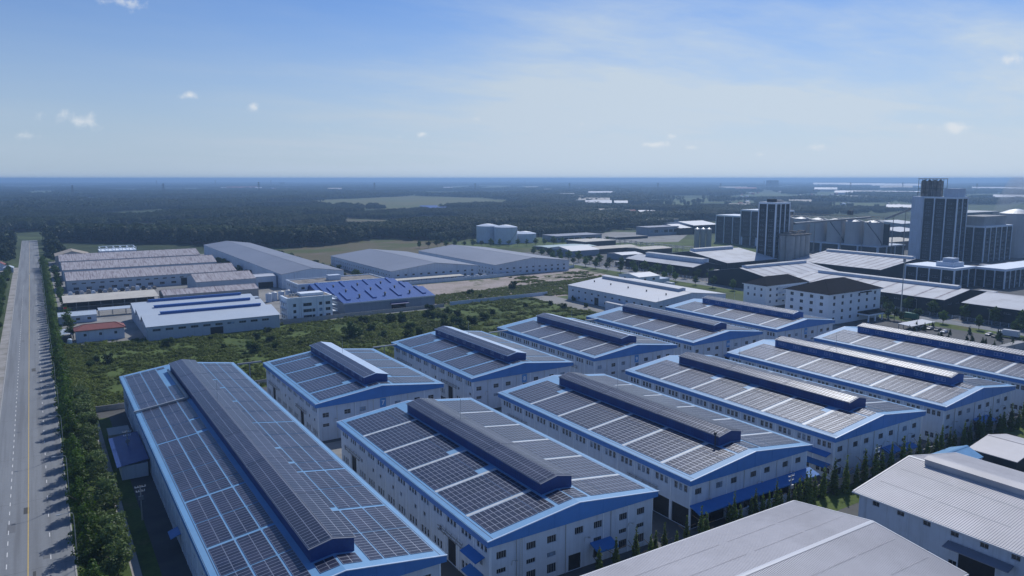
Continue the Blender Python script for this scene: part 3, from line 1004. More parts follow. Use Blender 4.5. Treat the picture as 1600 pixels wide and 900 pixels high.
# ------------------------------------------------------------------ other gabled buildings
def shed(name, x0, x1, y0, y1, E, R, label, cat, axis='y', wall='white_wall', roof='grey_roof', group=None, win=(), side_win=(), doors=(), side_doors=(), over=0.5,
         monitor=None, mon_mat=None, ribs=0.0, gable='same', trim=None, glass='window_glass', pil=None, skyl=0, vents=0, roof_sheets=0):
    """gabled building. axis = direction of the ridge. win / side_win: rows (z, w, h, pitch, margin, nx)
    local frame: ridge along +y, near gable at y=0; axis 'x' turns it so the near gable faces -X and local +x side faces -Y"""
    if axis == 'y':
        w, L = (x1 - x0) / 2, y1 - y0
        root = empty(name, ((x0 + x1) / 2, y0, 0), label, cat, group)
        ss = -1
    else:
        w, L = (y1 - y0) / 2, x1 - x0
        root = empty(name, (x0, (y0 + y1) / 2, 0), label, cat, group, rz=-math.pi / 2)
        ss = 1
    sl = (R - E) / w
    zf = lambda x: R - sl * abs(x)
    ww = w - over

    def rows(rs, length):
        out = []
        for (z, ww_, h, pitch, mar, nx) in rs:
            n = max(1, int((length - 2 * mar) / pitch))
            for i in range(n):
                out.append((mar + (i + .5) * (length - 2 * mar) / n - ww_ / 2, z, ww_, h, dict(nx=nx, nz=1, glass=glass)))
        return out
    fr = [q for q in rows(win, 2 * ww) if not any(a - .2 < q[0] + q[2] and a + b + .2 > q[0] and q[1] < c for a, b, c in doors)]
    SL = L - 2 * over
    sr = [q for q in rows(side_win, SL) if not any(a - .2 < q[0] + q[2] and a + b + .2 > q[0] and q[1] < c for a, b, c in side_doors)]
    HW = E - 0.12 - (sl * 0 + 0)
    left = ((-ww, L - over), (0, -1), (-1, 0), SL, sr if ss < 0 else [], list(side_doors) if ss < 0 else [])
    right = ((ww, over), (0, 1), (1, 0), SL, sr if ss > 0 else [], list(side_doors) if ss > 0 else [])
    wall_set(root, 'wall', [wall, 'white_paint', wall], [((-ww, over), (1, 0), (0, -1), 2 * ww, fr, list(doors)), left, right, ((ww, L - over), (-1, 0), (0, 1), 2 * ww, [], [])], HW, pil=pil)
    for yy in (over, L - over):
        gb = MB()
        pts = [(-ww, HW + .001), (ww, HW + .001), (ww, zf(ww) - .15), (0, R - .15), (-ww, zf(ww) - .15)]
        gb.poly([(x, yy, z) for x, z in pts])
        gb.build('gable', wall if gable == 'same' else gable, root)
    rb = MB()
    if ribs:
        # trapezoidal sheet: each rib a raised strip running down the slope
        for s in (-1, 1):
            n = int(L / ribs)
            for i in range(n):
                y = i * L / n
                p = L / n
                prof = [(y, 0), (y + p * .15, .06), (y + p * .34, .06), (y + p * .49, 0), (y + p, 0)]
                for (ya, ha), (yb, hb) in zip(prof[:-1], prof[1:]):
                    rb.poly([(s * w, ya, E + ha), (0, ya, R + ha), (0, yb, R + hb), (s * w, yb, E + hb)])
            rb.poly([(s * w, 0, E - .15), (0, 0, R - .15), (0, L, R - .15), (s * w, L, E - .15)])
            rb.poly([(s * w, 0, E), (s * w, L, E), (s * w, L, E - .15), (s * w, 0, E - .15)])
            for yy in (0, L):
                rb.poly([(s * w, yy, E), (0, yy, R), (0, yy, R - .15), (s * w, yy, E - .15)])
            for fr_ in (.31, .66):
                x_ = s * w * fr_
                for seg in range(6):
                    ya_, yb_ = L * (seg + .03 * (seg % 3)) / 6, L * (seg + 1 - .12 * (seg % 2)) / 6
                    rb.poly([(x_, ya_, zf(x_) + .066), (x_ + .14, ya_, zf(x_ + .14) + .066), (x_ + .14, yb_, zf(x_ + .14) + .066), (x_, yb_, zf(x_) + .066)], 1)
    else:
        gable_roof(rb, w, 0, L, E, R)
    ro = rb.build('roof', [roof, 'sheet_lap'], root)
    rc = MB()
    for s in (-1, 1):
        rc.poly([(0, 0, R + .09), (s * .45, 0, R + .09 - .45 * sl), (s * .45, L, R + .09 - .45 * sl), (0, L, R + .09)])
    rc.build('ridge_cap', trim or roof, ro)
    if trim:
        tm = MB()
        for s in (-1, 1):
            xa, xb = sorted((s * (w + .02), s * (w + .3)))
            tm.box(xa, xb, -.05, L + .05, E - .32, E - .02)
            for yy in (-.04, L + .04):
                tm.poly([(s * w, yy, E + .1), (0, yy, R + .1), (0, yy, R - .35), (s * w, yy, E - .35)])
                yb = yy + (.3 if yy < 0 else -.3)
                tm.poly([(s * w, yy, E + .1), (0, yy, R + .1), (0, yb, R + .1), (s * w, yb, E + .1)])
        tm.build('eave_trim', trim, root)
    if skyl:
        for s in (-1, 1):
            for i in range(skyl):
                y = (i + .5) * L / skyl
                q = MB()
                xa, xb = s * (w - .8), s * .9
                q.poly([(xa, y - .6, zf(xa) + .05), (xb, y - .6, zf(xb) + .05), (xb, y + .6, zf(xb) + .05), (xa, y + .6, zf(xa) + .05)])
                q.build('skylight_strip', 'stained_roof' if roof == 'mill_roof' else 'skylight_strip', ro)
    if monitor:
        a, b, mw, mh = monitor
        mm = MB()
        mm.box(-mw, mw, a, b, zf(mw) - .1, R + mh, 0, 'b')
        for yy in (a, b):
            mm.poly([(-mw, yy, R + mh), (mw, yy, R + mh), (0, yy, R + mh + .3)])
        mo = mm.build('roof_monitor', mon_mat or wall, ro)
        mr = MB()
        gable_roof(mr, mw + .25, a - .2, b + .2, R + mh + .05, R + mh + .45, .08)
        mr.build('monitor_roof', roof, mo)
    for i in range(vents):
        y = (i + .5) * L / vents
        x = ss * w * .45
        q = MB().cyl(x, y, zf(x) - .1, zf(x) + .7, .35, n=10).cyl(x, y, zf(x) + .7, zf(x) + 1.0, .6, .2, n=10)
        q.build('roof_vent', 'steel_dark', ro)
    return root


# two grey ribbed roofs in the near right corner
g1 = shed('warehouse', 46, 126.4, 57.5, 91.2, 10.0, 12.4, 'nearest plain grey ribbed roof cut by the bottom edge, thin mast on it', 'warehouse', axis='x', roof='rib_roof', ribs=0.42, trim='pale_roof',
          wall='white_wall', side_win=((5.5, 1.6, 1.2, 8, 3, 2),))
MB().bar((60, -3.5, 12.0), (60, -3.5, 17.5), .05).build('mast', 'steel_grey', g1)
# (local y runs along world +X from x=46)
g2 = shed('warehouse', 142.0, 183.5, 5, 88.4, 9.5, 13.0, 'white-walled warehouse with ribbed grey roof and long ridge vent, right edge', 'warehouse', axis='y', roof='rib_roof', ribs=0.46, trim='pale_roof', over=1.0,
          side_win=((7.6, 1.5, 1.0, 5.2, 1.0, 2), (1.6, 1.5, 1.2, 5.2, 1.0, 2)), win=((5, 1.6, 1.2, 6, 2, 2),), side_doors=((20.5, 6.5, 5.2),), monitor=(-0.0 + 2, 79.0, 1.6, 1.0), mon_mat='rib_roof', pil=10.4)
cn = MB()
cn.poly([(-20.0, 52.3, 6.6), (-20.0, 63.8, 6.6), (-22.2, 63.8, 6.0), (-22.2, 52.3, 6.0)]).poly([(-20.0, 52.3, 6.45), (-20.0, 63.8, 6.45), (-22.2, 63.8, 5.85), (-22.2, 52.3, 5.85)]).poly([(-22.2, 52.3, 6.0), (-22.2, 63.8, 6.0), (-22.2, 63.8, 5.85), (-22.2, 52.3, 5.85)])
cn.build('canopy', 'grey_roof', g2)

# stained-roof works on the left, ridges across the view
wk = 'stained roof works sheds in a row'
def stained(y0, y1, lab, x1=123.5, E=8.0, R=12.0, wins=True, x0=14.8):
    return shed('works_shed', x0, x1, y0, y1, E, R, lab, 'factory shed', axis='x', roof='stained_roof', wall='blue_wall', group=wk, over=.35, pil=7.5,
                side_win=((5.2, 2.6, .9, 5.3, 1.5, 3), (1.5, 3.2, 1.7, 7.5, 1.5, 3)) if wins else (), side_doors=((70, 5.5, 5.0),) if wins else ())
stained(572, 607, 'long stained grey roof shed facing the yard of stacked goods, frontmost of three')
stained(641, 679, 'long stained grey roof shed between two similar sheds, middle of three', x1=123.3, wins=False)
stained(711, 751, 'long stained grey roof shed, rearmost of three by the dark tree belt', x1=123.0, wins=False)
shed('works_shed', 86.2, 124.5, 519.5, 556, 8.0, 11.4, 'small stained roof shed attached at the right front of the long sheds', 'factory shed', axis='x', roof='stained_roof', wall='blue_wall', group=wk, over=.35,
     side_win=((2.2, 2.2, 1.2, 6.0, 1.5, 2),), pil=7.5)
shed('works_shed', 62, 118, 486, 507, 5.6, 7.6, 'low pale stained roof shed just behind the white roof with blue vents', 'factory shed', axis='x', roof='stained_roof', wall='concrete', group=wk, over=.3, side_win=((2.0, 2.0, 1.2, 7.0, 1.5, 2),))
shed('works_building', 13, 40, 760, 790, 8, 12, 'tan hipped building behind the rearmost stained roof', 'building', axis='y', roof='tan_roof', wall='concrete', win=((4, 1.5, 1.4, 4, 1, 2),), side_win=((4, 1.5, 1.4, 4, 1, 2),))
# pipe gallery / white frame building
fr = empty('frame_building', (64, 790, 0), 'white open rooftop frame building behind the stained roofs', 'building')
b = MB().box(-15, 15, -12, 12, 0, 9.0).build('wall', 'white_wall', fr)
q = MB()
for i in range(6):
    x = -14.5 + i * 5.8
    q.box(x, x + .5, -11.8, -11.3, 9.0, 11.6).box(x, x + .5, 11.3, 11.8, 9.0, 11.6).box(x, x + .5, -11.25, 11.25, 11.2, 11.55)
q.box(-14.5, 15.0, -11.8, -11.3, 11.6, 12.0).box(-14.5, 15.0, 11.3, 11.8, 11.6, 12.0)
q.build('roof_frame', 'white_paint', fr)
MB().box(-15.3, 15.3, -12.3, 12.3, 9.0, 9.3).build('parapet', 'white_paint', fr)
for i in range(7):
    put_window(fr, (-14 + i * 4.2, -12.0), (1, 0), (0, -1), 0, 5, 2.2, 1.6, inset=.0, nx=2)

# cream open shed
def open_shed(name, x0, x1, y0, y1, z0, z1, label, roofm='cream_roof', postm='steel_grey', n=7, rail=True, cat='open shed'):
    r = empty(name, ((x0 + x1) / 2, (y0 + y1) / 2, 0), label, cat)
    hx, hy = (x1 - x0) / 2, (y1 - y0) / 2
    rf = MB()
    rf.poly([(-hx, -hy, z0), (hx, -hy, z0), (hx, hy, z1), (-hx, hy, z1)])
    rf.poly([(-hx, -hy, z0 - .18), (hx, -hy, z0 - .18), (hx, hy, z1 - .18), (-hx, hy, z1 - .18)])
    rf.poly([(-hx, -hy, z0), (hx, -hy, z0), (hx, -hy, z0 - .18), (-hx, -hy, z0 - .18)])
    for s in (-1, 1):
        rf.poly([(s * hx, -hy, z0), (s * hx, hy, z1), (s * hx, hy, z1 - .18), (s * hx, -hy, z0 - .18)])
    rf.poly([(-hx, hy, z1), (hx, hy, z1), (hx, hy, z1 - .18), (-hx, hy, z1 - .18)])
    rf.build('roof', roofm, r)
    for i in range(n):
        x = -hx + .3 + i * (2 * hx - .6) / (n - 1)
        MB().box(x - .13, x + .13, -hy + .3, -hy + .56, 0, z0 - .17).build('post', postm, r)
        MB().box(x - .13, x + .13, hy - .56, hy - .3, 0, z1 - .17).build('post', postm, r)
    if rail:
        MB().box(-hx + .3, hx - .3, -hy + .36, -hy + .5, 2.3, 2.5).build('rail', postm, r)
        MB().box(-hx + .5, hx - .5, hy - 1.2, hy - .8, 0, z1 - .4).build('back_wall', 'steel_dark', r)
    return r


open_shed('open_shed', 10.4, 60, 489, 510, 5.2, 6.6, 'long cream roofed open shed with a dark slatted front', n=9)
open_shed('open_shed', 26, 60, 462, 468, 3.6, 4.2, 'narrow pale canopy between the low white building and blue vent shed', roofm='ice_roof', n=6, rail=False)
# low white building
lw = shed('low_building', 6.6, 24.5, 448, 462, 3.9, 5.2, 'low white building with a pale blue curved roof by the street trees', 'building', axis='x', roof='ice_roof', over=.3, side_win=((1.4, 1.8, 1.3, 4.2, .8, 2),))
# red-roof house (hip)
def hip_house(name, x0, x1, y0, y1, E, R, label, roofm, wallm, side_x=(), side_y=(), over=.7, ridge_in=None, cat='building', eave=None, kw=None):
    root = empty(name, ((x0 + x1) / 2, (y0 + y1) / 2, 0), label, cat)
    hx, hy = (x1 - x0) / 2, (y1 - y0) / 2
    ri = ridge_in if ridge_in is not None else min(hx, hy)

    def rows(rs, length):
        out = []
        for (z, w_, h, pitch, mar, nx) in rs:
            n = max(1, int((length - 2 * mar) / pitch))
            for i in range(n):
                out.append((mar + (i + .5) * (length - 2 * mar) / n - w_ / 2, z, w_, h, dict(nx=nx, nz=1)))
        return out
    wall_set(root, 'wall', [wallm, 'white_paint', wallm], [((-hx, -hy), (1, 0), (0, -1), 2 * hx, rows(side_y, 2 * hx), []), ((-hx, hy), (0, -1), (-1, 0), 2 * hy, rows(side_x, 2 * hy), []),
                                                           ((hx, -hy), (0, 1), (1, 0), 2 * hy, [], []), ((hx, hy), (-1, 0), (0, 1), 2 * hx, [], [])], E)
    ox, oy = hx + over, hy + over
    if hx >= hy:
        A, B = (-ox + ri, 0, R), (ox - ri, 0, R)
        c = [(-ox, -oy, E), (ox, -oy, E), (ox, oy, E), (-ox, oy, E)]
        polys = [[c[0], c[1], B, A], [c[2], c[3], A, B], [c[3], c[0], A], [c[1], c[2], B]]
    else:
        A, B = (0, -oy + ri, R), (0, oy - ri, R)
        c = [(-ox, -oy, E), (ox, -oy, E), (ox, oy, E), (-ox, oy, E)]
        polys = [[c[0], c[1], A], [c[1], c[2], B, A], [c[2], c[3], B], [c[3], c[0], A, B]]
    rf = MB()
    for pl in polys:
        rf.poly(pl)
    ro = rf.build('roof', roofm, root)
    hipm = MB()
    for i in range(4):
        e = A if (i in (0, 3) if hx >= hy else i in (0, 1)) else B
        hipm.bar((c[i][0], c[i][1], E + .03), (e[0], e[1], R + .03), .14, n=6)
    hipm.bar((A[0], A[1], R + .03), (B[0], B[1], R + .03), .14, n=6)
    hipm.build('hip_cap', roofm, ro)
    ev = MB()
    ev.box(-ox, ox, -oy, oy, E - .35, E - .005)
    ev.build('eaves', eave or wallm, root)
    return root


hip_house('roof_house', 12.3, 32.2, 392.8, 401, 5.6, 7.6, 'white house with a red tiled roof beside the street trees', 'red_tile', 'white_wall', side_y=((2.6, 1.2, 1.3, 4.8, .5, 2),), side_x=((2.6, 1.2, 1.3, 4, .5, 2),), cat='house', eave='red_tile')
# arched shed
ar = empty('arched_shed', (8.6, 404, 0), 'small arched blue-grey shed left of the red-roofed house', 'shed')
am = MB()
for i in range(10):
    a0, a1 = math.pi * i / 10, math.pi * (i + 1) / 10
    am.poly([(-3 * math.cos(a0), -7, 2.6 + 1.3 * math.sin(a0)), (-3 * math.cos(a1), -7, 2.6 + 1.3 * math.sin(a1)), (-3 * math.cos(a1), 7, 2.6 + 1.3 * math.sin(a1)), (-3 * math.cos(a0), 7, 2.6 + 1.3 * math.sin(a0))])
am.build('roof', 'ice_roof', ar)
for s in (-1, 1):
    for k in range(4):
        MB().box(s * 2.85 - .08, s * 2.85 + .08, -6.6 + k * 4.4, -6.44 + k * 4.4, 0, 2.7).build('post', 'steel_dark', ar)
mats_ = MB().box(-2.4, 2.4, -5, 5, 0, 1.2).build('stored_goods', 'steel_dark', ar)
tag(MB().cyl(9.6, 390.5, 0, 2.4, 1.0, n=14).cyl(9.6, 390.5, 2.4, 2.8, 1.0, .5, n=14).build('water_tank', 'white_paint'), 'small white water tank beside the kerb trees', 'tank')
fl = empty('flagpole', (9.5, 452, 0), 'flagpole with a small red flag by the low white building', 'flagpole')
MB().bar((0, 0, 0), (0, 0, 8.5), .06).build('pole', 'galvanised', fl)
MB().poly([(0, 0, 8.4), (1.5, .2, 8.2), (1.5, .2, 7.3), (0, 0, 7.4)]).build('flag', 'flag_red', fl)

# white roof shed with three blue ridge vents: three spans side by side
ws = empty('vented_shed', (40.6, 379, 0), 'white roof shed of three spans, each topped by a long blue vent', 'factory shed')
Lw = 60.8
spans = [(0, 22), (22, 44), (44, 66)]
faces = [((0, 0), (1, 0), (0, -1), Lw, [(2.2 + i * 5.55, 4.3, 3.4, 1.1, dict(nx=3, nz=1)) for i in range(10)], [(27.5, 6, 3.6)]), ((0, 66), (0, -1), (-1, 0), 66, [(5 + i * 8.0, 3.5, 1.8, 1.2, dict(nx=2, nz=1)) for i in range(8)], []),
         ((Lw, 0), (0, 1), (1, 0), 66, [], []), ((Lw, 66), (-1, 0), (0, 1), Lw, [], [])]
wall_set(ws, 'wall', ['blue_wall', 'white_paint', 'blue_wall'], faces, 6.6, pil=5.55)
for k, (a, b2) in enumerate(spans):
    mid = a + 17.0
    rf = MB()
    z = 7.0
    A0, A1, M0, M1, B0, B1 = (-.6, a - .1, 6.7), (Lw + .6, a - .1, 6.7), (-.6, mid, 9.6), (Lw + .6, mid, 9.6), (-.6, b2 - .3, 5.6), (Lw + .6, b2 - .3, 5.6)
    rf.poly([A0, A1, M1, M0]).poly([M0, M1, B1, B0])
    ro = rf.build('roof', 'ice_roof', ws)
    gb = MB()
    for x in (.02, Lw - .02):
        gb.poly([(x, a, 5.4), (x, b2, 5.4), (x, b2 - .3, 5.5), (x, mid, 9.5), (x, a, 6.65)])
    gb.build('gable', 'blue_wall', ws)
    vm = MB().box(8, Lw - 5, mid - .9, mid + .9, 9.3, 10.5)
    vo = vm.build('ridge_vent', 'bright_blue_panel', ro)
    MB().box(7.8, Lw - 4.8, mid - 1.1, mid + 1.1, 10.5, 10.62).build('vent_roof', 'ultra_roof', vo)

# white four-storey office
of = empty('office_block', (109, 391.5, 0), 'white four-storey office block with blue glazed corner balconies', 'office')
ofw = 24.5
wins = []
for fz in (1.0, 4.3, 7.6):
    for a, w_ in ((3.2, 1.6), (8.6, 4.6), (13.4, 1.6), (17.2, 1.7), (20.8, 2.6)):
        if fz > 7 and a == 13.4:
            continue
        wins.append((a, fz, w_, 1.7, dict(nx=max(1, int(w_ / 1.2)), nz=1)))
sidew = [(a, fz, 2.0, 1.9, dict(nx=2, nz=1, glass='pale_glass')) for fz in (1.0, 4.3, 7.6) for a in (1.0, 4.4, 7.8)]
wall_set(of, 'wall', ['white_paint', 'white_paint', 'white_paint'], [((0, 0), (1, 0), (0, -1), ofw, wins, []), ((0, 12), (0, -1), (-1, 0), 12, sidew, []), ((ofw, 0), (0, 1), (1, 0), 12, [], []), ((ofw, 12), (-1, 0), (0, 1), ofw, [], [])], 11.6)
MB().box(-.15, ofw + .15, -.15, 12.15, 11.6, 12.6).build('parapet', 'white_paint', of)
MB().box(1.0, ofw - 1, 1.0, 11, 12.6, 12.75).build('roof', 'rust_concrete', of)
MB().box(8.0, 20.5, 2.0, 9.0, 12.75, 14.2).build('roof_room', 'white_paint', of)
for x in (2.0, 6.4, 7.4, 16.0, 19.6):
    MB().box(x, x + .7, -.5, -.003, 0, 12.7).build('fin', 'white_paint', of)
for fz in (3.2, 6.5, 9.8):
    MB().box(ofw + .02, ofw + 3.2, 1, 11, fz, fz + .25).build('balcony', 'white_paint', of)
    MB().box(ofw + 3.0, ofw + 3.18, 1, 11, fz + .26, fz + 1.2).build('balcony_rail', 'blue_wall', of)
for fz in (3.0, 6.3, 9.6):
    MB().box(-.8, -.002, 1.0, 11.0, fz, fz + .35).build('balcony', 'blue_wall', of)
MB().box(-.7, -.5, .9, 1.2, 0, 12.6).box(-.7, -.5, 10.8, 11.1, 0, 12.6).build('column', 'white_paint', of)
for i in range(3):
    MB().cyl(3.5 + i * 1.6, 6, 12.76, 14.1, .65, n=12).build('roof_tank', 'galvanised', of)

# ultramarine roof factory, three spans
us = empty('blue_roof_shed', (141.5, 394.8, 0), 'dark grey-blue shed with three ultramarine roof spans dotted with vents', 'factory shed')
Lu = 55.5
faces = [((0, 0), (1, 0), (0, -1), Lu, [], [(28, 9, 3.6)]), ((0, 66), (0, -1), (-1, 0), 66, [], []), ((Lu, 0), (0, 1), (1, 0), 66, [], []), ((Lu, 66), (-1, 0), (0, 1), Lu, [], [])]
wall_set(us, 'wall', ['slate_wall', 'slate_wall', 'slate_wall'], faces, 6.4, pil=9.2)
MB().poly([(27, -.1, 4.6), (38, -.1, 4.6), (38, -2.4, 3.9), (27, -2.4, 3.9)]).poly([(27, -.1, 4.45), (38, -.1, 4.45), (38, -2.4, 3.75), (27, -2.4, 3.75)]).build('canopy', 'ultra_dark', us)
for k in range(3):
    a, b2 = k * 22, (k + 1) * 22
    mid = a + 17.0
    rf = MB()
    A0, A1, M0, M1, B0, B1 = (-.5, a - .1, 6.5), (Lu + .5, a - .1, 6.5), (-.5, mid, 10.0), (Lu + .5, mid, 10.0), (-.5, b2 - .3, 5.2), (Lu + .5, b2 - .3, 5.2)
    rf.poly([A0, A1, M1, M0]).poly([M0, M1, B1, B0])
    for i in range(28):     # standing seams
        x = i * Lu / 28
        rf.poly([(x, a - .1, 6.56), (x + .12, a - .1, 6.56), (x + .12, mid, 10.06), (x, mid, 10.06)])
    ro = rf.build('roof', 'ultra_roof', us)
    MB().poly([(.02, a, 5.0), (.02, b2, 5.0), (.02, b2 - .3, 5.1), (.02, mid, 9.9), (.02, a, 6.45)]).poly([(Lu - .02, a, 5.0), (Lu - .02, b2, 5.0), (Lu - .02, b2 - .3, 5.1), (Lu - .02, mid, 9.9), (Lu - .02, a, 6.45)]).build('gable', 'ultra_dark', us)
    edge = MB().box(-.55, Lu + .55, a - .28, a - .1, 5.9, 6.62).build('eave_trim', 'ice_roof', ro)
    for i in range(4):
        x = 3.0 + i * 15.6
        v = MB()
        s = (10.0 - 6.5) / 17.1
        v.poly([(x, a + 4, 6.5 + s * 4 + .7), (x + 2.2, a + 4, 6.5 + s * 4 + .7), (x + 2.2, mid, 10.75), (x, mid, 10.75)])
        for xx in (x, x + 2.2):
            v.poly([(xx, a + 4, 6.5 + s * 4 - .1), (xx, a + 4, 6.5 + s * 4 + .7), (xx, mid, 10.75), (xx, mid, 9.9)])
        v.poly([(x, a + 4, 6.5 + s * 4 - .1), (x + 2.2, a + 4, 6.5 + s * 4 - .1), (x + 2.2, a + 4, 6.5 + s * 4 + .7), (x, a + 4, 6.5 + s * 4 + .7)])
        v.build('roof_vent', 'ultra_roof', ro)
        if i < 3:
            xx = x + 8.5
            MB().cyl(xx, a + 7, 8.0, 9.6, .5, n=10).cyl(xx, a + 7, 9.6, 10.0, .9, .3, n=10).build('exhaust_cowl', 'steel_dark', ro)

# big grey roofs further back
shed('grey_hall', 140, 185, 514, 790, 10.0, 13.0, 'very long grey roofed hall reaching back to the tree belt', 'factory', roof='grey_roof', over=.4, win=((3.5, 2.0, 1.4, 7, 2, 2),), pil=9, doors=((18, 5, 4.5),))
shed('grey_hall', 215, 288, 500, 632, 8.5, 12.8, 'broad grey roofed hall, nearer of the pair with white gable windows', 'factory', roof='grey_roof', over=.5, win=((4.6, 2.0, 1.1, 6, 2, 2), (1.3, 2.2, 1.6, 6, 2, 2)), side_win=((4.6, 1.6, 1.1, 5, 2, 2), (1.3, 1.6, 1.6, 5, 2, 2)), pil=12)
shed('grey_hall', 298, 370, 492, 630, 8.8, 12.8, 'broad grey roofed hall beside the avenue, farther of the pair', 'factory', roof='grey_roof', over=.5, win=((4.8, 2.0, 1.1, 6, 2, 2), (1.3, 2.2, 1.6, 6, 2, 2)), side_win=((4.6, 1.6, 1.1, 5, 2, 2), (1.3, 1.6, 1.6, 5, 2, 2)), pil=12)
# flat roof block between
fo = empty('flat_office', (136, 462, 0), 'flat brown-roofed office behind the ultramarine roof shed', 'office')
wall_set(fo, 'wall', ['white_wall', 'white_paint', 'white_wall'], [((0, 0), (1, 0), (0, -1), 58, [(2 + i * 4, 6.2, 2.2, 1.6, dict(nx=2, nz=1)) for i in range(14)], []), ((0, 26), (0, -1), (-1, 0), 26, [(2 + i * 4, z, 1.6, 1.6, dict(nx=2, nz=1)) for i in range(6) for z in (2, 6.2)], []), ((58, 0), (0, 1), (1, 0), 26, [], []), ((58, 26), (-1, 0), (0, 1), 58, [], [])], 9.0)
MB().box(.5, 57.5, .5, 25.5, 8.6, 9.0).build('roof', 'rust_concrete', fo)
MB().box(-.2, 58.2, -.2, .4, 9.0, 9.7).box(-.2, 58.2, 25.6, 26.2, 9.0, 9.7).box(-.2, .4, .41, 25.59, 9.0, 9.7).box(57.6, 58.2, .41, 25.59, 9.0, 9.7).build('parapet', 'white_paint', fo)
MB().box(24, 32, 12, 18, 9.01, 12.2).build('stair_room', 'white_wall', fo)
# link block and process tanks beside it
shed('link_block', 124.8, 139.5, 524, 540, 8.2, 8.9, 'white link block between the stained shed and long grey roof', 'building', axis='x', roof='pale_roof', over=.2, side_doors=((2, 10, 4.2),))
for k, (x, y) in enumerate(((122, 466), (127, 468), (132, 470), (118, 463))):
    t = empty('process_tank', (x, y, 0), '%s process tank from the left, pale, behind the white office block' % ORD[k], 'tank', 'process tanks behind the office block')
    MB().cyl(0, 0, 0, 5.2, 1.9, n=16).build('shell', 'white_wall', t, smooth=False)
    MB().cyl(0, 0, 5.2, 5.8, 1.95, .3, n=16).build('cap', 'galvanised', t)
tag(MB().box(104, 112, 462, 468, 0, 3.4).box(103.7, 112.3, 461.7, 468.3, 3.4, 3.6).build('switch_house', 'blue_wall'), 'small blue-grey switch house near the process tanks', 'hut')
# canopies and long low walls in front of the pair of halls
open_shed('long_canopy', 212, 268, 487, 494, 3.4, 3.8, 'long pale canopy in front of the nearer grey hall', roofm='cream_roof', n=9, rail=False, cat='canopy')


def low_wall(pts, h, label, m='white_wall', t=.22, pier=6.0, name='boundary_wall'):
    r = empty(name, (pts[0][0], pts[0][1], 0), label, 'wall')
    ox, oy = pts[0]
    for (xa, ya), (xb, yb) in zip(pts[:-1], pts[1:]):
        L = math.hypot(xb - xa, yb - ya)
        d = ((xb - xa) / L, (yb - ya) / L)
        n = (-d[1] * t / 2, d[0] * t / 2)
        mb = MB()
        c = [(xa - n[0] - ox, ya - n[1] - oy), (xb - n[0] - ox, yb - n[1] - oy), (xb + n[0] - ox, yb + n[1] - oy), (xa + n[0] - ox, ya + n[1] - oy)]
        for i in range(4):
            a, b2 = c[i], c[(i + 1) % 4]
            mb.poly([(*a, 0), (*b2, 0), (*b2, h), (*a, h)])
        mb.poly([(*q, h) for q in c])
        mb.build('wall_panel', m, r)
        k = max(1, int(L / pier))
        pm = MB().box(-.2, .2, -.2, .2, 0, h + .15)
        pmesh = pm.mesh('pier', [m])
        for i in range(k + 1):
            link('pier', pmesh, r, (xa + d[0] * L * i / k - ox, ya + d[1] * L * i / k - oy, 0), math.atan2(d[1], d[0]))
    return r


low_wall([(206, 392), (278, 394)], 2.2, 'pale boundary wall across the scrub, ending by the white warehouse')
low_wall([(200, 484), (292, 486), (384, 505)], 2.4, 'long white wall in front of the two broad grey halls')
low_wall([(105, 389), (200, 389)], 2.0, 'grey wall along the field in front of the office block', m='concrete')
low_wall([(12.4, 270.4), (64, 270.4)], 1.8, 'dark boundary wall behind the longest solar hall', m='concrete')
low_wall([(64, 275), (200, 283), (262, 300)], 1.8, 'low boundary wall along the field behind the rear row of halls', m='concrete')
low_wall([(122, 104.2), (141, 104.2)], 3.2, 'short tall white wall between the two near grey roofs', m='white_wall')
low_wall([(141.5, 104.2), (310, 104.0)], 2.4, 'long pale wall behind the cypress row', m='concrete')

# white warehouse
wh = shed('warehouse', 279.5, 335, 294.5, 374, 9.0, 12.0, 'white warehouse with a pale roof, ridge vent and side annex behind the solar halls', 'warehouse', roof='pale_roof', over=.4, pil=6,
          side_win=((5.6, 1.8, 1.0, 6, 1.5, 2), (1.6, 1.8, 1.2, 6, 1.5, 2)), win=((5.6, 2.2, 1.0, 5, 1.5, 2),), side_doors=((26, 4, 4.5),), monitor=(8, 76, 2.6, 1.3), mon_mat='blue_wall', vents=5)
MB().box(-33, -27.4, 20, 36, 0, 4.4).build('annex', 'white_wall', wh)
MB().box(-33.2, -27.35, 19.8, 36.2, 4.4, 4.7).build('annex_roof', 'pale_roof', wh)
sheet('warehouse_apron', rect(262, 279, 292, 400), 0.018, 'yard_concrete')
# small white building by the avenue
sw_ = shed('gate_building', 352, 372, 388, 410, 7.0, 8.6, 'bright white two-storey gate building beside the avenue', 'building', axis='x', roof='pale_roof', wall='white_paint', over=.3,
           side_win=((4.2, 2.2, 1.5, 6, 1.5, 2),), win=((4.2, 2.4, 1.6, 8, 2, 2),), doors=((12, 3, 3.2),))
MB().box(-11.0, 6, 19.8, 34, 0, 3.6).build('porch', 'white_wall', sw_)

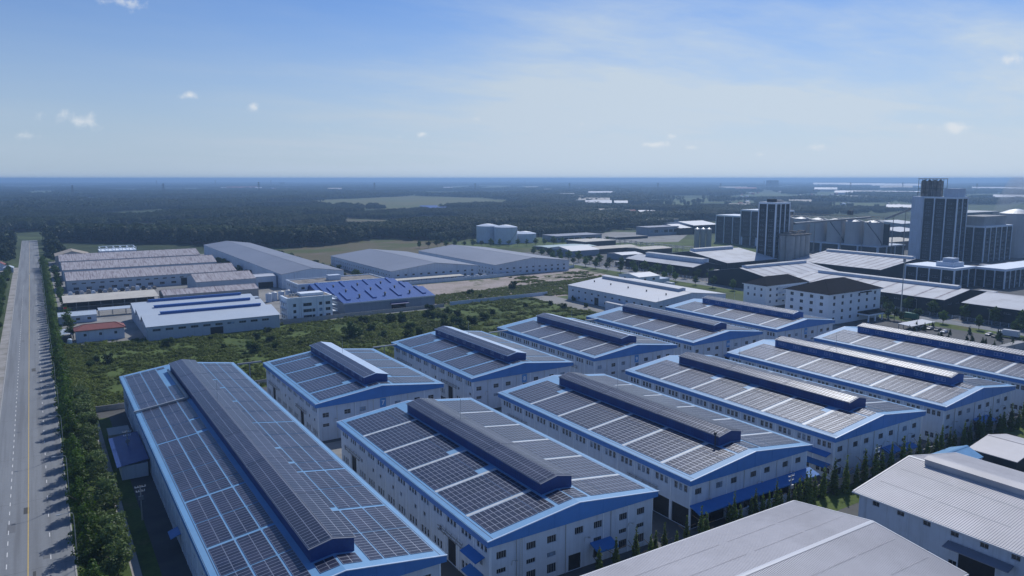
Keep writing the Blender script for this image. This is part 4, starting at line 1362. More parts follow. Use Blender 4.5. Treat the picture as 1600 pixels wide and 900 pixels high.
# white hipped offices
kA = ((2.0, 1.9, 1.7, 6.6, 1.5, 2), (5.9, 1.9, 1.7, 6.6, 1.5, 2), (9.8, 1.9, 1.7, 6.6, 1.5, 2), (13.2, 1.9, 1.7, 6.6, 1.5, 2))
hA = hip_house('hip_office', 340.5, 386.5, 232.5, 258.5, 16.0, 21.5, 'larger white four-storey office with dark hipped roof and entrance porch', 'tile_dark', 'white_paint', side_y=kA,
               side_x=((5.9, 2.0, 1.7, 5, 1.0, 2), (9.8, 2.0, 1.7, 5, 1.0, 2), (13.2, 2.0, 1.7, 5, 1.0, 2)), over=.9, ridge_in=16, cat='office')
MB().box(3, 22, -19.5, -13.02, 4.2, 4.9).build('porch_roof', 'tile_dark', hA)
MB().box(2.8, 22.2, -19.7, -13.01, 3.4, 4.18).build('porch_beam', 'white_paint', hA)
for x in (3.2, 9.2, 15.4, 21.4):
    MB().box(x, x + .6, -19.4, -18.8, 0, 3.4).build('column', 'white_paint', hA)
MB().box(4, 13, -14.2, -13.02, 15.0, 15.5).build('sign_canopy', 'tile_dark', hA)
hB = hip_house('hip_office', 360, 398, 287, 303.5, 12.4, 16.6, 'smaller white office with dark hipped roof and plant-filled balconies', 'tile_dark', 'white_paint', side_y=((2, 1.8, 1.6, 6, 1, 2), (5.6, 1.8, 1.6, 6, 1, 2), (9.2, 1.8, 1.6, 6, 1, 2)),
               side_x=((5.6, 1.4, 1.6, 4.5, 1.0, 2), (9.2, 1.4, 1.6, 4.5, 1.0, 2)), over=.8, ridge_in=9, cat='office')
for fz in (3.4, 7.0, 10.4):
    MB().box(-8, 18, -10.2, -8.27, fz, fz + .3).build('balcony', 'white_paint', hB)
    MB().box(-8, 18, -10.2, -10.05, fz + .31, fz + 1.2).build('balcony_rail', 'white_wall', hB)


# ------------------------------------------------------------------ the mill: dark green sheds, towers, silos
mat('mill_roof', (0.45, 0.475, 0.52), 0.6, 0.08, 0.06, spec=0.3, dirt=(0.27, 0.28, 0.31), dirt_amt=0.6, dirt_scale=0.08)
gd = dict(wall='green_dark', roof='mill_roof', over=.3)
mg = 'dark green sheds with white roofs'
shed('mill_shed', 415, 468, 213, 315, 9.5, 13.2, 'dark green shed with white roof and long ridge vent beyond the avenue', 'shed', group=mg, monitor=(6, 96, 2.2, 1.3), mon_mat='white_wall', side_win=((6.5, 3.6, .8, 9, 2, 3),), win=((6.5, 3.2, .7, 7, 2, 3),), skyl=9, **gd)
shed('mill_shed', 414.5, 468, 100, 204, 9.5, 13.2, 'dark green shed with plain white roof at the right edge', 'shed', group=mg, side_win=((6.5, 3.4, .8, 26, 8, 3),), **gd)
shed('mill_shed', 408, 482, 320, 377, 9.0, 14.0, 'dark green shed whose white roof lies in the shadow of the dark tower', 'shed', axis='x', group=mg, monitor=(5, 70, 2.2, 1.2), mon_mat='white_wall', side_win=((6.2, 3.6, .8, 9, 3, 3),), skyl=7, **gd)
shed('mill_shed', 452, 512, 398, 480, 10.0, 16.0, 'tall dark green gable shed left of the dark tower', 'shed', axis='x', group=mg, monitor=(4, 50, 2.6, 1.8), mon_mat='white_wall', pil=8, **gd)
shed('mill_shed', 421, 452, 404, 482, 8.0, 11.0, 'low dark green shed with high white ridge box near the gate building', 'shed', group=mg, monitor=(2, 66, 3.4, 2.4), mon_mat='white_wall', side_win=((5.2, 3.0, .7, 7, 2, 3),), win=((5.2, 3.0, .7, 7, 2, 3),), **gd)
st = shed('mill_shed', 515, 606, 311, 388, 9.5, 15.0, 'wide striped white roof shed between the two towers', 'shed', group=mg, monitor=(2, 75, 2.4, 1.4), mon_mat='white_wall', skyl=12, **gd)


def rib_tower(name, x0, x1, y0, y1, H, label, nL, nF, floors, cat='tower', light_first=False, thick=1.15, winrows=True, parapet=1.6):
    """dark panelled block with white ribs; -X face has nL bays, -Y face nF bays"""
    r = empty(name, (x0, y0, 0), label, cat)
    W, D = x1 - x0, y1 - y0
    fh = (H - 4) / floors
    wf, wl = [], []
    bwF, bwL = W / nF, D / nL
    for f in range(floors):
        z = 2.2 + f * fh
        for i in range(nF):
            if (f * 7 + i * 3) % 11:
                wf.append((i * bwF + bwF * .28, z, bwF * .5, min(1.5, fh * .42), dict(nx=2, nz=1, glass='window_glass', frame='louvre_pane')))
        for i in range(nL):
            if light_first and i == 0:
                continue
            if (f * 5 + i * 2) % 13:
                wl.append((i * bwL + bwL * .25, z, bwL * .5, min(1.5, fh * .42), dict(nx=2, nz=1, glass='window_glass', frame='louvre_pane')))
    if not winrows:
        wf, wl = [], []
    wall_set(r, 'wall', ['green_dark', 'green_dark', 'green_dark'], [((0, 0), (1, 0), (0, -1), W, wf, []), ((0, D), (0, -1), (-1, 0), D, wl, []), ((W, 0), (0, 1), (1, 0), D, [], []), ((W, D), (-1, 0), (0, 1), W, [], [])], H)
    for i in range(nF + 1):
        x = i * bwF
        t = thick * (1.3 if i == 0 else .8)
        MB().box(x - t / 2, x + t / 2, -.45, -.002, 0, H - .01).build('rib', 'white_paint', r)
    for i in range(nL + 1):
        y = i * bwL
        t = thick * .8
        MB().box(-.47, -.002, y - t / 2 if i else .002, y + t / 2, 0, H - .01).build('rib', 'white_paint', r)
    MB().box(-.5, W + .3, -.5, D + .3, H, H + parapet).build('parapet', 'white_paint', r)
    if light_first:
        MB().box(-1.2, -.4, D - bwL, D + .6, 0, H + 1.0).build('lift_shaft', 'white_wall', r)
    return r


t1 = rib_tower('mill_tower', 516.5, 534, 406, 423, 54.0, 'slim dark tower with white ribs beside a cluster of concrete silos', 2, 3, 12)
MB().box(2, 7, 5, 11, 55.6, 58).build('roof_room', 'green_dark', t1)
MB().box(9, 15, 4, 10, 55.6, 57.2).build('roof_plant', 'steel_grey', t1)
t2 = rib_tower('mill_tower', 695.5, 713, 353, 393, 57.0, 'broad dark tower with white ribs and pipework tanks on top', 4, 2, 15, light_first=True)
MB().box(1.5, 16, 1.5, 13, 58.6, 66).build('stair_room', 'white_wall', t2)
for k in range(4):
    tk = MB().cyl(9, 36 - k * 5.0, 58.6, 72.5, 2.35, n=14).cyl(9, 36 - k * 5.0, 72.5, 74, 2.35, .4, n=14)
    tk.build('roof_tank', 'rust_concrete', t2)
pf = MB()
for k in range(7):
    y = 38 - k * 3.4
    for x in (3.5, 14.5):
        pf.bar((x, y, 58.6), (x, y, 74.6), .22)
    pf.bar((3.5, y, 74.6), (14.5, y, 74.6), .2)
    pf.bar((3.5, y, 66), (14.5, y, 66), .15)
for z in (62, 66, 70, 74.6):
    pf.bar((3.5, 38, z), (3.5, 17.6, z), .18)
pf.build('pipe_frame', 'steel_dark', t2)
MB().box(2.8, 15.2, 17, 38.6, 74.8, 75.3).build('frame_roof', 'silo_cap', t2)

lo1 = rib_tower('mill_office', 528, 556, 266, 300, 12.6, 'low dark office with white ribs and a white roof hut', 4, 3, 2, cat='office', thick=.9, parapet=1.5)
MB().box(6, 20, 4, 16, 14.1, 17.2).build('roof_room', 'white_wall', lo1)
MB().box(8.5, 16.5, 6, 13, 17.2, 20).build('roof_tank', 'white_wall', lo1)
rib_tower('mill_office', 556.5, 650, 247, 266, 12.2, 'dark ribbed office wing running off the right edge', 3, 13, 3, cat='office', thick=.7)
lo3 = rib_tower('mill_office', 720.5, 770, 339.5, 368, 31.0, 'mid-height dark ribbed block right of the broad tower', 3, 5, 7, cat='office', thick=1.0)
MB().box(3, 44, 3, 24, 32.6, 41).build('roof_room', 'concrete', lo3)
db = rib_tower('mill_block', 684, 716, 584, 622, 31.0, 'dark ribbed block in the haze left of the slim tower', 3, 2, 6, cat='building', thick=1.0)
rib_tower('mill_block', 682, 718, 540, 583.5, 38.5, 'taller dark ribbed block joined behind the slim tower', 3, 2, 7, cat='building', thick=1.0)


def silo(x, y, z0, z1, r, label, group, shell='silo_steel', cone=1.7, capm='silo_cap', n=28, bands=8):
    s = empty('silo', (x, y, 0), label, 'silo', group)
    mb = MB().cyl(0, 0, z0, z1, r, n=n, cap=False)
    for k in range(1, bands):
        z = z0 + (z1 - z0) * k / bands
        mb.cyl(0, 0, z - .12, z + .12, r + .07, n=n, cap=False)
    mb.build('shell', shell, s)
    MB().cyl(0, 0, z1, z1 + cone * .8, r + .12, r * .5, n=n).build('cap', shell if r > 8 else capm, s)
    MB().cyl(0, 0, z1 + cone * .8, z1 + cone * 1.15, r * .5, r * .12, n=n).build('cap_disc', capm, s)
    return s


for k in range(8):
    y = 428 + k * 20.4
    silo(692, y, 10.4, 33.0, 8.7, '%s large grey grain silo from the right on the framed base' % ORD[k], 'row of large grain silos')
for so_ in [o for o in bpy.data.objects if o.get('group') in ('row of large grain silos', 'big steel tanks at the right edge')]:
    if not any(w_ in so_['label'] for w_ in ('first', 'third', 'right edge', 'peeking')):
        continue
    rr_ = 8.85 if 'grain' in so_['label'] else 14.15
    z0_, z1_ = (10.6, 33.0) if rr_ < 10 else (2, 40)
    q = MB()
    prev = None
    for k in range(26):
        a = rad(165 + k * 4.6)
        p_ = (rr_ * math.cos(a), rr_ * math.sin(a), z1_ + (z0_ - z1_) * k / 25)
        if prev:
            q.bar(prev, p_, .30)
            q.bar((prev[0] * 1.03, prev[1] * 1.03, prev[2] + 1.0), (p_[0] * 1.03, p_[1] * 1.03, p_[2] + 1.0), .10)
        prev = p_
    q.build('stair', 'steel_dark', so_)
for nm_, A_, B_, lab_ in (('conveyor', (560, 420, 36), (688, 430, 37.5), 'inclined conveyor bridge from the slim tower to the large silos'), ('conveyor', (692, 417, 36.5), (706, 392, 50), 'steep conveyor bridge rising from the silos to the broad tower')):
    r = empty(nm_, (A_[0], A_[1], 0), lab_, 'conveyor')
    A0_, B0_ = Vector((0, 0, A_[2])), Vector((B_[0] - A_[0], B_[1] - A_[1], B_[2]))
    MB().bar(A0_, B0_, 1.3).build('gallery', 'steel_grey', r)
    for t_ in (.25, .6, .9):
        c_ = A0_.lerp(B0_, t_)
        MB().bar((c_.x - 1, c_.y, 0), (c_.x, c_.y, c_.z - 1), .25).bar((c_.x + 1, c_.y, 0), (c_.x, c_.y, c_.z - 1), .25).build('trestle', 'steel_grey', r)
sb = empty('silo_podium', (682, 416, 0), 'white framed dark base under the row of large silos', 'building')
MB().box(.4, 46, .4, 166, 0, 9.2).build('wall', 'green_dark', sb)
MB().box(0, 46.4, 0, 166.4, 9.2, 10.4).build('slab', 'white_wall', sb)
MB().box(19.5, 21, 2, 164, 10.4, 31).build('gap_shade_panel', 'green_dark', sb)  # added dark slab so the gaps between silos read as shaded
for i in range(9):
    MB().box(-.2, .39, i * 20.5, i * 20.6 + 1.6, 0, 9.19).build('column', 'white_wall', sb)
for i in range(4):
    MB().box(i * 14, i * 14 + 1.4, -.2, .39, 0, 9.19).build('column', 'white_wall', sb)
gl = empty('silo_gantry', (692, 418, 33), 'conveyor gantry running over the row of large silos', 'conveyor')
g_ = MB()
for i in range(29):
    y = i * 5.6
    g_.bar((-1.5, y, 1.6), (-1.5, y, 5.2), .16).bar((1.5, y, 1.6), (1.5, y, 5.2), .16).bar((-1.5, y, 2.4), (-1.5, y + 5.6, 5.2), .12)
for z in (2.4, 5.2):
    g_.bar((-1.5, 0, z), (-1.5, 162, z), .22).bar((1.5, 0, z), (1.5, 162, z), .22)
g_.build('truss', 'tan_roof', gl)
MB().box(-1.3, 1.3, 0, 162, 2.5, 2.8).build('deck', 'galvanised', gl)
MB().box(-2, 2, 34, 38, 5.9, 10.5).build('head_house', 'steel_dark', gl)
# concrete silo cluster beside slim tower
for i in range(4):
    for j in range(2):
        silo(521.5 + i * 6.6, 394 + j * 6.6, 0, 28.5, 3.3, '%s concrete silo from the left, %s beside the slim tower' % (ORD[i], 'front row' if j == 0 else 'back row'), 'concrete silo cluster', shell='concrete', cone=.4, capm='rust_concrete', n=18, bands=2)
hd = empty('silo_headworks', (531.4, 397.3, 28.9), 'weathered headworks deck on top of the concrete silo cluster', 'silo headworks')
MB().box(-12.2, 13.2, -6.4, 7.2, 0, 1.0).build('deck', 'rust_concrete', hd)
q = MB()
for i in range(11):
    q.bar((-12 + i * 2.5, -6.2, 1), (-12 + i * 2.5, -6.2, 2.4), .08)
q.bar((-12.1, -6.2, 2.4), (13.1, -6.2, 2.4), .08)
q.build('rail', 'steel_grey', hd)
for i in range(4):
    MB().box(-11 + i * 6.0, -8.2 + i * 6.0, -3, 3, 1.0, 2.6 + (i % 2) * .8).build('machine', 'rust_concrete', hd)
for i in range(3):
    silo(604.5 + i * 5.2, 576 - i * 3.6, 0, 21, 2.9, '%s slim pale silo of three on the lawn edge, from the left' % ORD[i], 'three slim silos', shell='concrete', cone=1.2, n=16)
for i, (x, y, h) in enumerate(((800, 350, 42), (772, 408, 42), (842, 352, 40))):
    silo(x, y, 0, h, 14, ['big steel tank at the right edge behind the dark ribbed block', 'big steel tank peeking over the dark ribbed block roof', 'big steel tank beyond the right edge of the mill'][i], 'big steel tanks at the right edge', cone=3.5)
# storage tanks at the lawn
for x, y, r, h, lab in ((455, 768, 13.5, 19.5, 'tall white storage tank, left one of the taller pair'), (464, 742, 13.5, 19.3, 'tall white storage tank with a stair, right one of the taller pair'), (490, 772, 12.5, 10.6, 'low white storage tank, farther of the lower pair'), (492, 744, 13.5, 10.6, 'low white storage tank, nearer of the lower pair')):
    s = silo(x, y, 0, h, r, lab, 'white storage tanks by the lawn', shell='white_wall', cone=2.2, n=32, bands=4)
    if 'stair' in lab:
        q = MB()
        for k in range(18):
            a = rad(250 + k * 4)
            q.box(13.7 * math.cos(a) - .5, 13.7 * math.cos(a) + .5, 13.7 * math.sin(a) - .5, 13.7 * math.sin(a) + .5, 1 + k, 1.3 + k)
        q.build('stair', 'steel_grey', s)


# ------------------------------------------------------------------ vegetation
def leaf_mesh(name, blobs, n, size, matname, rng, shell=.55, trunk=None, up=.35, jit=.55, out=.8):
    """leaf-sized quads spread through a set of ellipsoids (cx,cy,cz,rx,ry,rz)"""
    bl = np.array(blobs, float)
    vol = bl[:, 3] * bl[:, 4] * bl[:, 5]
    pick = rng.choice(len(bl), n, p=vol ** .75 / (vol ** .75).sum())
    d = rng.normal(size=(n, 3))
    d /= np.linalg.norm(d, axis=1)[:, None]
    r = shell + (1 - shell) * rng.random(n) ** .6
    B = bl[pick]
    c = B[:, :3] + d * r[:, None] * B[:, 3:]
    nrm = d * out + rng.normal(size=(n, 3)) * jit + np.array([0, 0, up])
    nrm /= np.linalg.norm(nrm, axis=1)[:, None]
    t = np.cross(nrm, rng.normal(size=(n, 3)))
    t /= np.linalg.norm(t, axis=1)[:, None]
    b = np.cross(nrm, t)
    sz = size * (.6 + .8 * rng.random(n))[:, None]
    v = np.stack([c - t * sz * .5, c + b * sz * .42, c + t * sz * .55, c - b * sz * .42], 1).reshape(-1, 3)
    v[:, 2] = np.maximum(v[:, 2], .02)
    f = np.arange(4 * n).reshape(-1, 4)
    vs = v.tolist()
    fs = f.tolist()
    ms = [0] * n
    me = bpy.data.meshes.new(name)
    if trunk:
        k = len(vs)
        vs += trunk.v
        fs += [tuple(k + i for i in q) for q in trunk.f]
        ms += [1] * len(trunk.f)
    me.from_pydata(vs, [], fs)
    me.materials.append(MATS[matname])
    if trunk:
        me.materials.append(MATS['bark'])
        me.polygons.foreach_set('material_index', ms)
    return me


def trunk_mb(h, r, limbs, rng):
    mb = MB()
    mb.cyl(0, 0, 0, h, r, r * .4, n=7, cap=False)
    for i in range(limbs):
        a = 2 * math.pi * i / max(1, limbs) + rng.random()
        z = h * (.35 + .5 * rng.random())
        l = h * .3
        mb.bar((0, 0, z), (math.cos(a) * l, math.sin(a) * l, z + l * .7), r * .3)
    return mb


def proto_cone(rng, h=9.0, r=2.1, z0=1.3, mname='leaf_street', n=1700, size=.45, slim=False):
    bl = []
    for k in range(16):
        t = (k + .5) / 16
        rr = r * ((1 - t) ** .75 if slim else math.sin(math.pi * min(1, .18 + t * .80)) ** .8) * (.78 + .35 * rng.random())
        a = rng.random() * 6.28
        o = rr * .35
        bl.append((o * math.cos(a), o * math.sin(a), z0 + t * (h - z0), rr * .85, rr * .85, (h - z0) * .10))
    bl.append((0, 0, z0 + (h - z0) * .35, r * .7, r * .7, (h - z0) * .32))
    tr = trunk_mb(h * .8, .16, 5, rng)
    return (tr.mesh('trunk', ['bark']), leaf_mesh('crown', bl, n, size, mname, rng))


def proto_round(rng, h=8.0, r=2.6, z0=2.3, mname='leaf_pale', n=1100, size=.42, blobs=11, shell=.5):
    bl = []
    for k in range(blobs):
        a = rng.random() * 6.28
        q = rng.random() ** .5 * r * .75
        z = z0 + (h - z0) * (.12 + .8 * rng.random())
        sc = 1 - .45 * abs((z - z0) / (h - z0) - .45) * 2
        rr = r * (.36 + .22 * rng.random()) * sc
        bl.append((q * sc * math.cos(a), q * sc * math.sin(a), z, rr, rr, rr * .8))
    tr = trunk_mb(h * .72, .17, 6, rng)
    return (tr.mesh('trunk', ['bark']), leaf_mesh('crown', bl, n, size, mname, rng, shell))


P_STREET = [proto_cone(RNG, 9.2 + .5 * i, 2.6 + .2 * (i % 3)) for i in range(4)]
P_PALE = [proto_round(RNG, 8.4 + .7 * i, 3.3, 1.6, n=1600, blobs=15) for i in range(3)]
P_AVE = [proto_cone(RNG, 7.5, 2.5, 2.2, 'leaf_street', 700, .6) for i in range(2)] + [proto_round(RNG, 6.5, 2.6, 2.0, 'leaf_bush', 600, .6)]
P_CYP = [proto_cone(RNG, 6.6 + .5 * i, .95, .3, 'leaf_cone', 900, .32, True) for i in range(3)]
P_BUSH = [proto_round(RNG, 4.2, 3.2, .1, 'leaf_bush', 1300, .5, 12, .4) for i in range(3)]
P_TOPI = [proto_cone(RNG, 3.6, 1.0, .2, 'leaf_bush', 350, .4, True) for i in range(2)]
P_BIG = [proto_round(RNG, 17, 7.5, 2.0, 'leaf_forest', 1100, 1.5, 16, .5) for i in range(2)]


def plant(name, protos, x, y, s, label, group, cat='tree', i=None):
    tr, cr = protos[(i if i is not None else RNG.integers(0, 1000)) % len(protos)]
    o = empty(name, (x, y, 0), label, cat, group, rz=float(RNG.random() * 6.28))
    o.scale = (s * (.92 + .16 * RNG.random()), s * (.92 + .16 * RNG.random()), s * (.93 + .14 * RNG.random()))
    link('trunk', tr, o)
    link('crown', cr, o)
    return o


ys = [145, 156, 166.5, 176, 187, 197.5, 205, 213, 222, 234, 242.5, 252.5, 259.5, 270.5, 277.5, 289, 301, 309, 317.5, 327, 336.7]
while ys[-1] < 745:
    ys.append(ys[-1] + 6.6 + 1.2 * RNG.random())
for k, y in enumerate(ys):
    s = .98 if y < 345 else .80 + .1 * RNG.random()
    if k in (0,):
        s = .9
    if y > 700:
        s = 1.1
    plant('street_tree', P_STREET, 4.1 + .5 * (RNG.random() - .5), y, s, '%s dark conical street tree from the bottom edge along the right kerb' % ORD[k] if k < len(ORD) else
          'small distant street tree near the far end of the right kerb', 'street trees along the right kerb', i=k)
for k in range(24):
    y = 148 + k * 5.7 + RNG.random() * 1.5
    plant('leafy_tree', P_PALE, 7.6 + 1.6 * RNG.random(), y, .85 + .2 * RNG.random(), '%s loose pale-leaved tree from the bottom between street trees and factory yard' % ORD[k], 'pale leafed trees beside the factory yard')
for k in range(38):
    y = 318 + k * 11.5 + RNG.random() * 4
    plant('roadside_tree', P_STREET if k % 3 else P_BUSH, -19.3 - 3.0 * RNG.random() - (2 if y < 420 else 0), y, .55 + .3 * RNG.random(), '%s small dark tree from the bottom along the left footpath' % ORD[k], 'small trees along the left footpath')
for k in range(15):
    y = 402 + k * 22
    plant('fence_tree', P_AVE, 10.0 + 1.2 * RNG.random(), y, .85 + .2 * RNG.random(), '%s rounded tree from the near end between street trees and left works' % ORD[k], 'trees between the street trees and the works')

# cypresses along the wall in front of the near gables
cx = [(84.5, .95), (88.5, .95), (93.2, .98), (97.0, .8), (98.7, .85), (101.0, .85), (104.5, .7), (107.0, .85), (111.0, .95), (112.8, .95), (119.8, .8), (121.5, 1.0), (122.9, .8),
      (126.5, .9), (128.3, .95), (130.6, .85), (132, .8), (134.5, 1.05), (136.3, .9), (139.2, .75), (141.0, .8), (143.4, .95), (145.6, 1.05), (147.2, 1.0), (149.0, .9)]
k = 0
for x, s in cx:
    plant('cypress', P_CYP, x, 101.6 + .8 * RNG.random(), s * 1.15, '%s narrow cypress from the left in the row before the white gables' % ORD[k], 'cypresses before the near gables', i=k)
    k += 1
for k in range(34):
    x = 152 + k * 3.9 + RNG.random()
    plant('cypress', P_CYP, x, 101.4 + 1.2 * RNG.random(), 1.0 + .35 * RNG.random(), '%s cypress from the left in the row right of the tall white wall' % ORD[k], 'cypresses right of the white wall', i=k)


# pixel of the survey picture -> point on the ground
def gp(u, v, z=0.0):
    d = cam_dir(u, v)
    t = (z - CAM_H) / d.z
    return d.x * t, d.y * t


bushes = [(140, 574, .7), (151.5, 566, .65), (171, 567, .95), (264, 541, .9), (417, 521, .8), (402, 531, .85), (393, 551, 1.1), (424, 534, .7), (567.5, 506, .9), (581.5, 519, 1.05), (549, 527, 1.7), (598.6, 528, .9),
          (612, 505, 1.2), (628, 504, 1.3), (642, 515, .9), (670, 486, .9), (676, 497, .9), (689, 503, 1.1), (801, 452, 1.35), (712, 510, 1.2), (694, 515, 1.1), (738, 509, 1.2), (725, 520, 1.2), (669, 496, 1.0),
          (655, 525, 1.0), (640, 530, 1.1), (682, 525, 1.1), (505, 545, .7), (470, 540, .6), (350, 545, .5), (330, 532, .5), (455, 520, .6), (430, 545, .7), (700, 490, 1.0), (715, 496, .9), (755, 500, 1.0), (770, 492, .8),
          (735, 460, .8), (750, 465, .6), (860, 477, .7), (880, 483, .8), (820, 480, .6), (895, 470, .6), (915, 480, .6)]
BP = sorted([(u, v, s) for u, v, s in bushes], key=lambda q: q[0])
for k, (u, v, s) in enumerate(BP):
    x, y = gp(u, v)
    plant('bush', P_BUSH, x, y, s, '%s dark bush from the left in the scrub behind the solar halls' % ORD[k], 'bushes in the scrub field', 'bush', i=k)

# avenue trees, topiary
for k in range(34):
    y = 128 + k * 14.5 + 3 * RNG.random()
    plant('avenue_tree', P_AVE, 412.6 + .6 * RNG.random(), y, 1.15 + .35 * RNG.random(), '%s avenue tree from the right edge along the far kerb' % ORD[k], 'avenue trees along the far kerb')
for k in range(26):
    y = 150 + k * 16 + 5 * RNG.random()
    plant('avenue_tree', P_AVE, 393 + 3 * RNG.random(), y, .95 + .4 * RNG.random(), '%s avenue tree from the right edge along the near kerb' % ORD[k], 'avenue trees along the near kerb')
for k in range(26):
    x, y = 352 + 30 * RNG.random(), 142 + 62 * RNG.random()
    plant('clipped_shrub', P_TOPI, x, y, .8 + .6 * RNG.random(), '%s dark clipped cone shrub planted in the bed before the white offices' % ORD[k], 'clipped shrubs before the offices', 'shrub')
for k, (u, v, s) in enumerate([(1388, 500, .95), (1397, 501, 1.0), (1408, 503, .9), (1381, 497, .8)]):
    x, y = gp(u, v)
    plant('garden_tree', P_AVE[2:], x, y, s, '%s rounded tree right of the larger hipped office' % ORD[k], 'garden trees by the larger office')
for k in range(22):
    x, y = gp(655 + k * 14, 388 - k * .35)
    plant('row_tree', P_AVE, x, y, 1.0 + .35 * RNG.random(), '%s small tree from the left in the row behind the broad grey halls' % ORD[k], 'tree row behind the grey halls')
for k in range(30):
    x = 190 + 20 * RNG.random() if k < 20 else 128 + 10 * RNG.random()
    y = 515 + 270 * (k % 20) / 20 if k < 20 else 600 + 15 * (k - 20)
    plant('lane_tree', P_BUSH, x, y, 1.0 + .5 * RNG.random(), ('%s dense green tree from the front right of the very long grey roof' % ORD[k]) if k < 20 else ('%s dense green tree from the front between stained sheds and long grey roof' % ORD[k - 20]), 'trees beside the long grey hall')
for k, (x, y, s) in enumerate([(-24, 800, 1.0), (-30, 830, 1.1), (-22, 850, 1.0), (-26, 900, 1.1), (-24, 950, 1.0), (-32, 980, 1.1), (12, 800, 1.0), (14, 850, 1.1), (10, 880, .95), (16, 910, 1.1), (12, 960, 1.0), (13, 1010, 1.1), (-24, 1040, 1.0), (20, 820, .9)]):
    plant('wayside_tree', P_BIG, x, y, s * .95, '%s tall dark tree by the far end of the road, %s side' % (ORD[k if x < 0 and k < 6 else (k - 6 if x > 0 else 6)], 'left' if x < 0 else 'right'), 'tall trees at the far end of the road')


# uncountable cover: instanced with geometry nodes
def scatter(name, protos, pts, scl, label, cat='vegetation', zrot=True):
    me = bpy.data.meshes.new(name)
    me.from_pydata(pts.tolist(), [], [])
    n = len(pts)
    a = me.attributes.new('scl', 'FLOAT', 'POINT')
    a.data.foreach_set('value', np.asarray(scl, np.float32))
    a = me.attributes.new('rot', 'FLOAT', 'POINT')
    a.data.foreach_set('value', (RNG.random(n) * 6.283).astype(np.float32) if zrot else np.zeros(n, np.float32))
    o = link(name, me)
    o['kind'] = 'stuff'
    tag(o, label, cat)
    ng = bpy.data.node_groups.new(name, 'GeometryNodeTree')
    ng.interface.new_socket('Geometry', in_out='INPUT', socket_type='NodeSocketGeometry')
    ng.interface.new_socket('Geometry', in_out='OUTPUT', socket_type='NodeSocketGeometry')
    gi, go = ng.nodes.new('NodeGroupInput'), ng.nodes.new('NodeGroupOutput')
    iop = ng.nodes.new('GeometryNodeInstanceOnPoints')
    jn = ng.nodes.new('GeometryNodeJoinGeometry')
    for pm in protos:
        po = bpy.data.objects.new(name + '_source', pm)
        oi = ng.nodes.new('GeometryNodeObjectInfo')
        oi.inputs['Object'].default_value = po
        oi.inputs['As Instance'].default_value = True
        ng.links.new(oi.outputs['Geometry'], jn.inputs[0])
    rs = ng.nodes.new('GeometryNodeInputNamedAttribute')
    rs.data_type = 'FLOAT'
    rs.inputs[0].default_value = 'rot'
    cx_ = ng.nodes.new('ShaderNodeCombineXYZ')
    ng.links.new(rs.outputs[0], cx_.inputs[2])
    ss_ = ng.nodes.new('GeometryNodeInputNamedAttribute')
    ss_.data_type = 'FLOAT'
    ss_.inputs[0].default_value = 'scl'
    ri = ng.nodes.new('FunctionNodeRandomValue')
    ri.data_type = 'INT'
    for sck in ri.inputs:
        if sck.name == 'Max' and sck.type == 'INT':
            sck.default_value = len(protos) - 1
        if sck.name == 'Min' and sck.type == 'INT':
            sck.default_value = 0
    ng.links.new(gi.outputs[0], iop.inputs['Points'])
    ng.links.new(jn.outputs[0], iop.inputs['Instance'])
    iop.inputs['Pick Instance'].default_value = True
    ng.links.new([q for q in ri.outputs if q.type == 'INT'][0], iop.inputs['Instance Index'])
    ng.links.new(cx_.outputs[0], iop.inputs['Rotation'])
    ng.links.new(ss_.outputs[0], iop.inputs['Scale'])
    ng.links.new(iop.outputs[0], go.inputs[0])
    md = o.modifiers.new('scatter', 'NODES')
    md.node_group = ng
    return o


def inside(px, py, poly):
    c = np.zeros(len(px), bool)
    j = len(poly) - 1
    for i in range(len(poly)):
        xi, yi = poly[i]
        xj, yj = poly[j]
        c ^= ((yi > py) != (yj > py)) & (px < (xj - xi) * (py - yi) / (yj - yi + 1e-9) + xi)
        j = i
    return c


def vnoise(x, y, s, seed=0):
    """cheap smooth noise"""
    r = np.random.default_rng(seed)
    out = np.zeros_like(x)
    for k in range(4):
        a = r.random(3) * 6.28
        f = 6.28 / s * (1.7 ** k) * (.8 + .4 * r.random())
        out += np.sin(x * f * math.cos(a[0]) + y * f * math.sin(a[0]) + a[1]) * np.sin(x * f * math.sin(a[0] + .5) - y * f * math.cos(a[0] + .5) + a[2]) / (1.3 ** k)
    return out


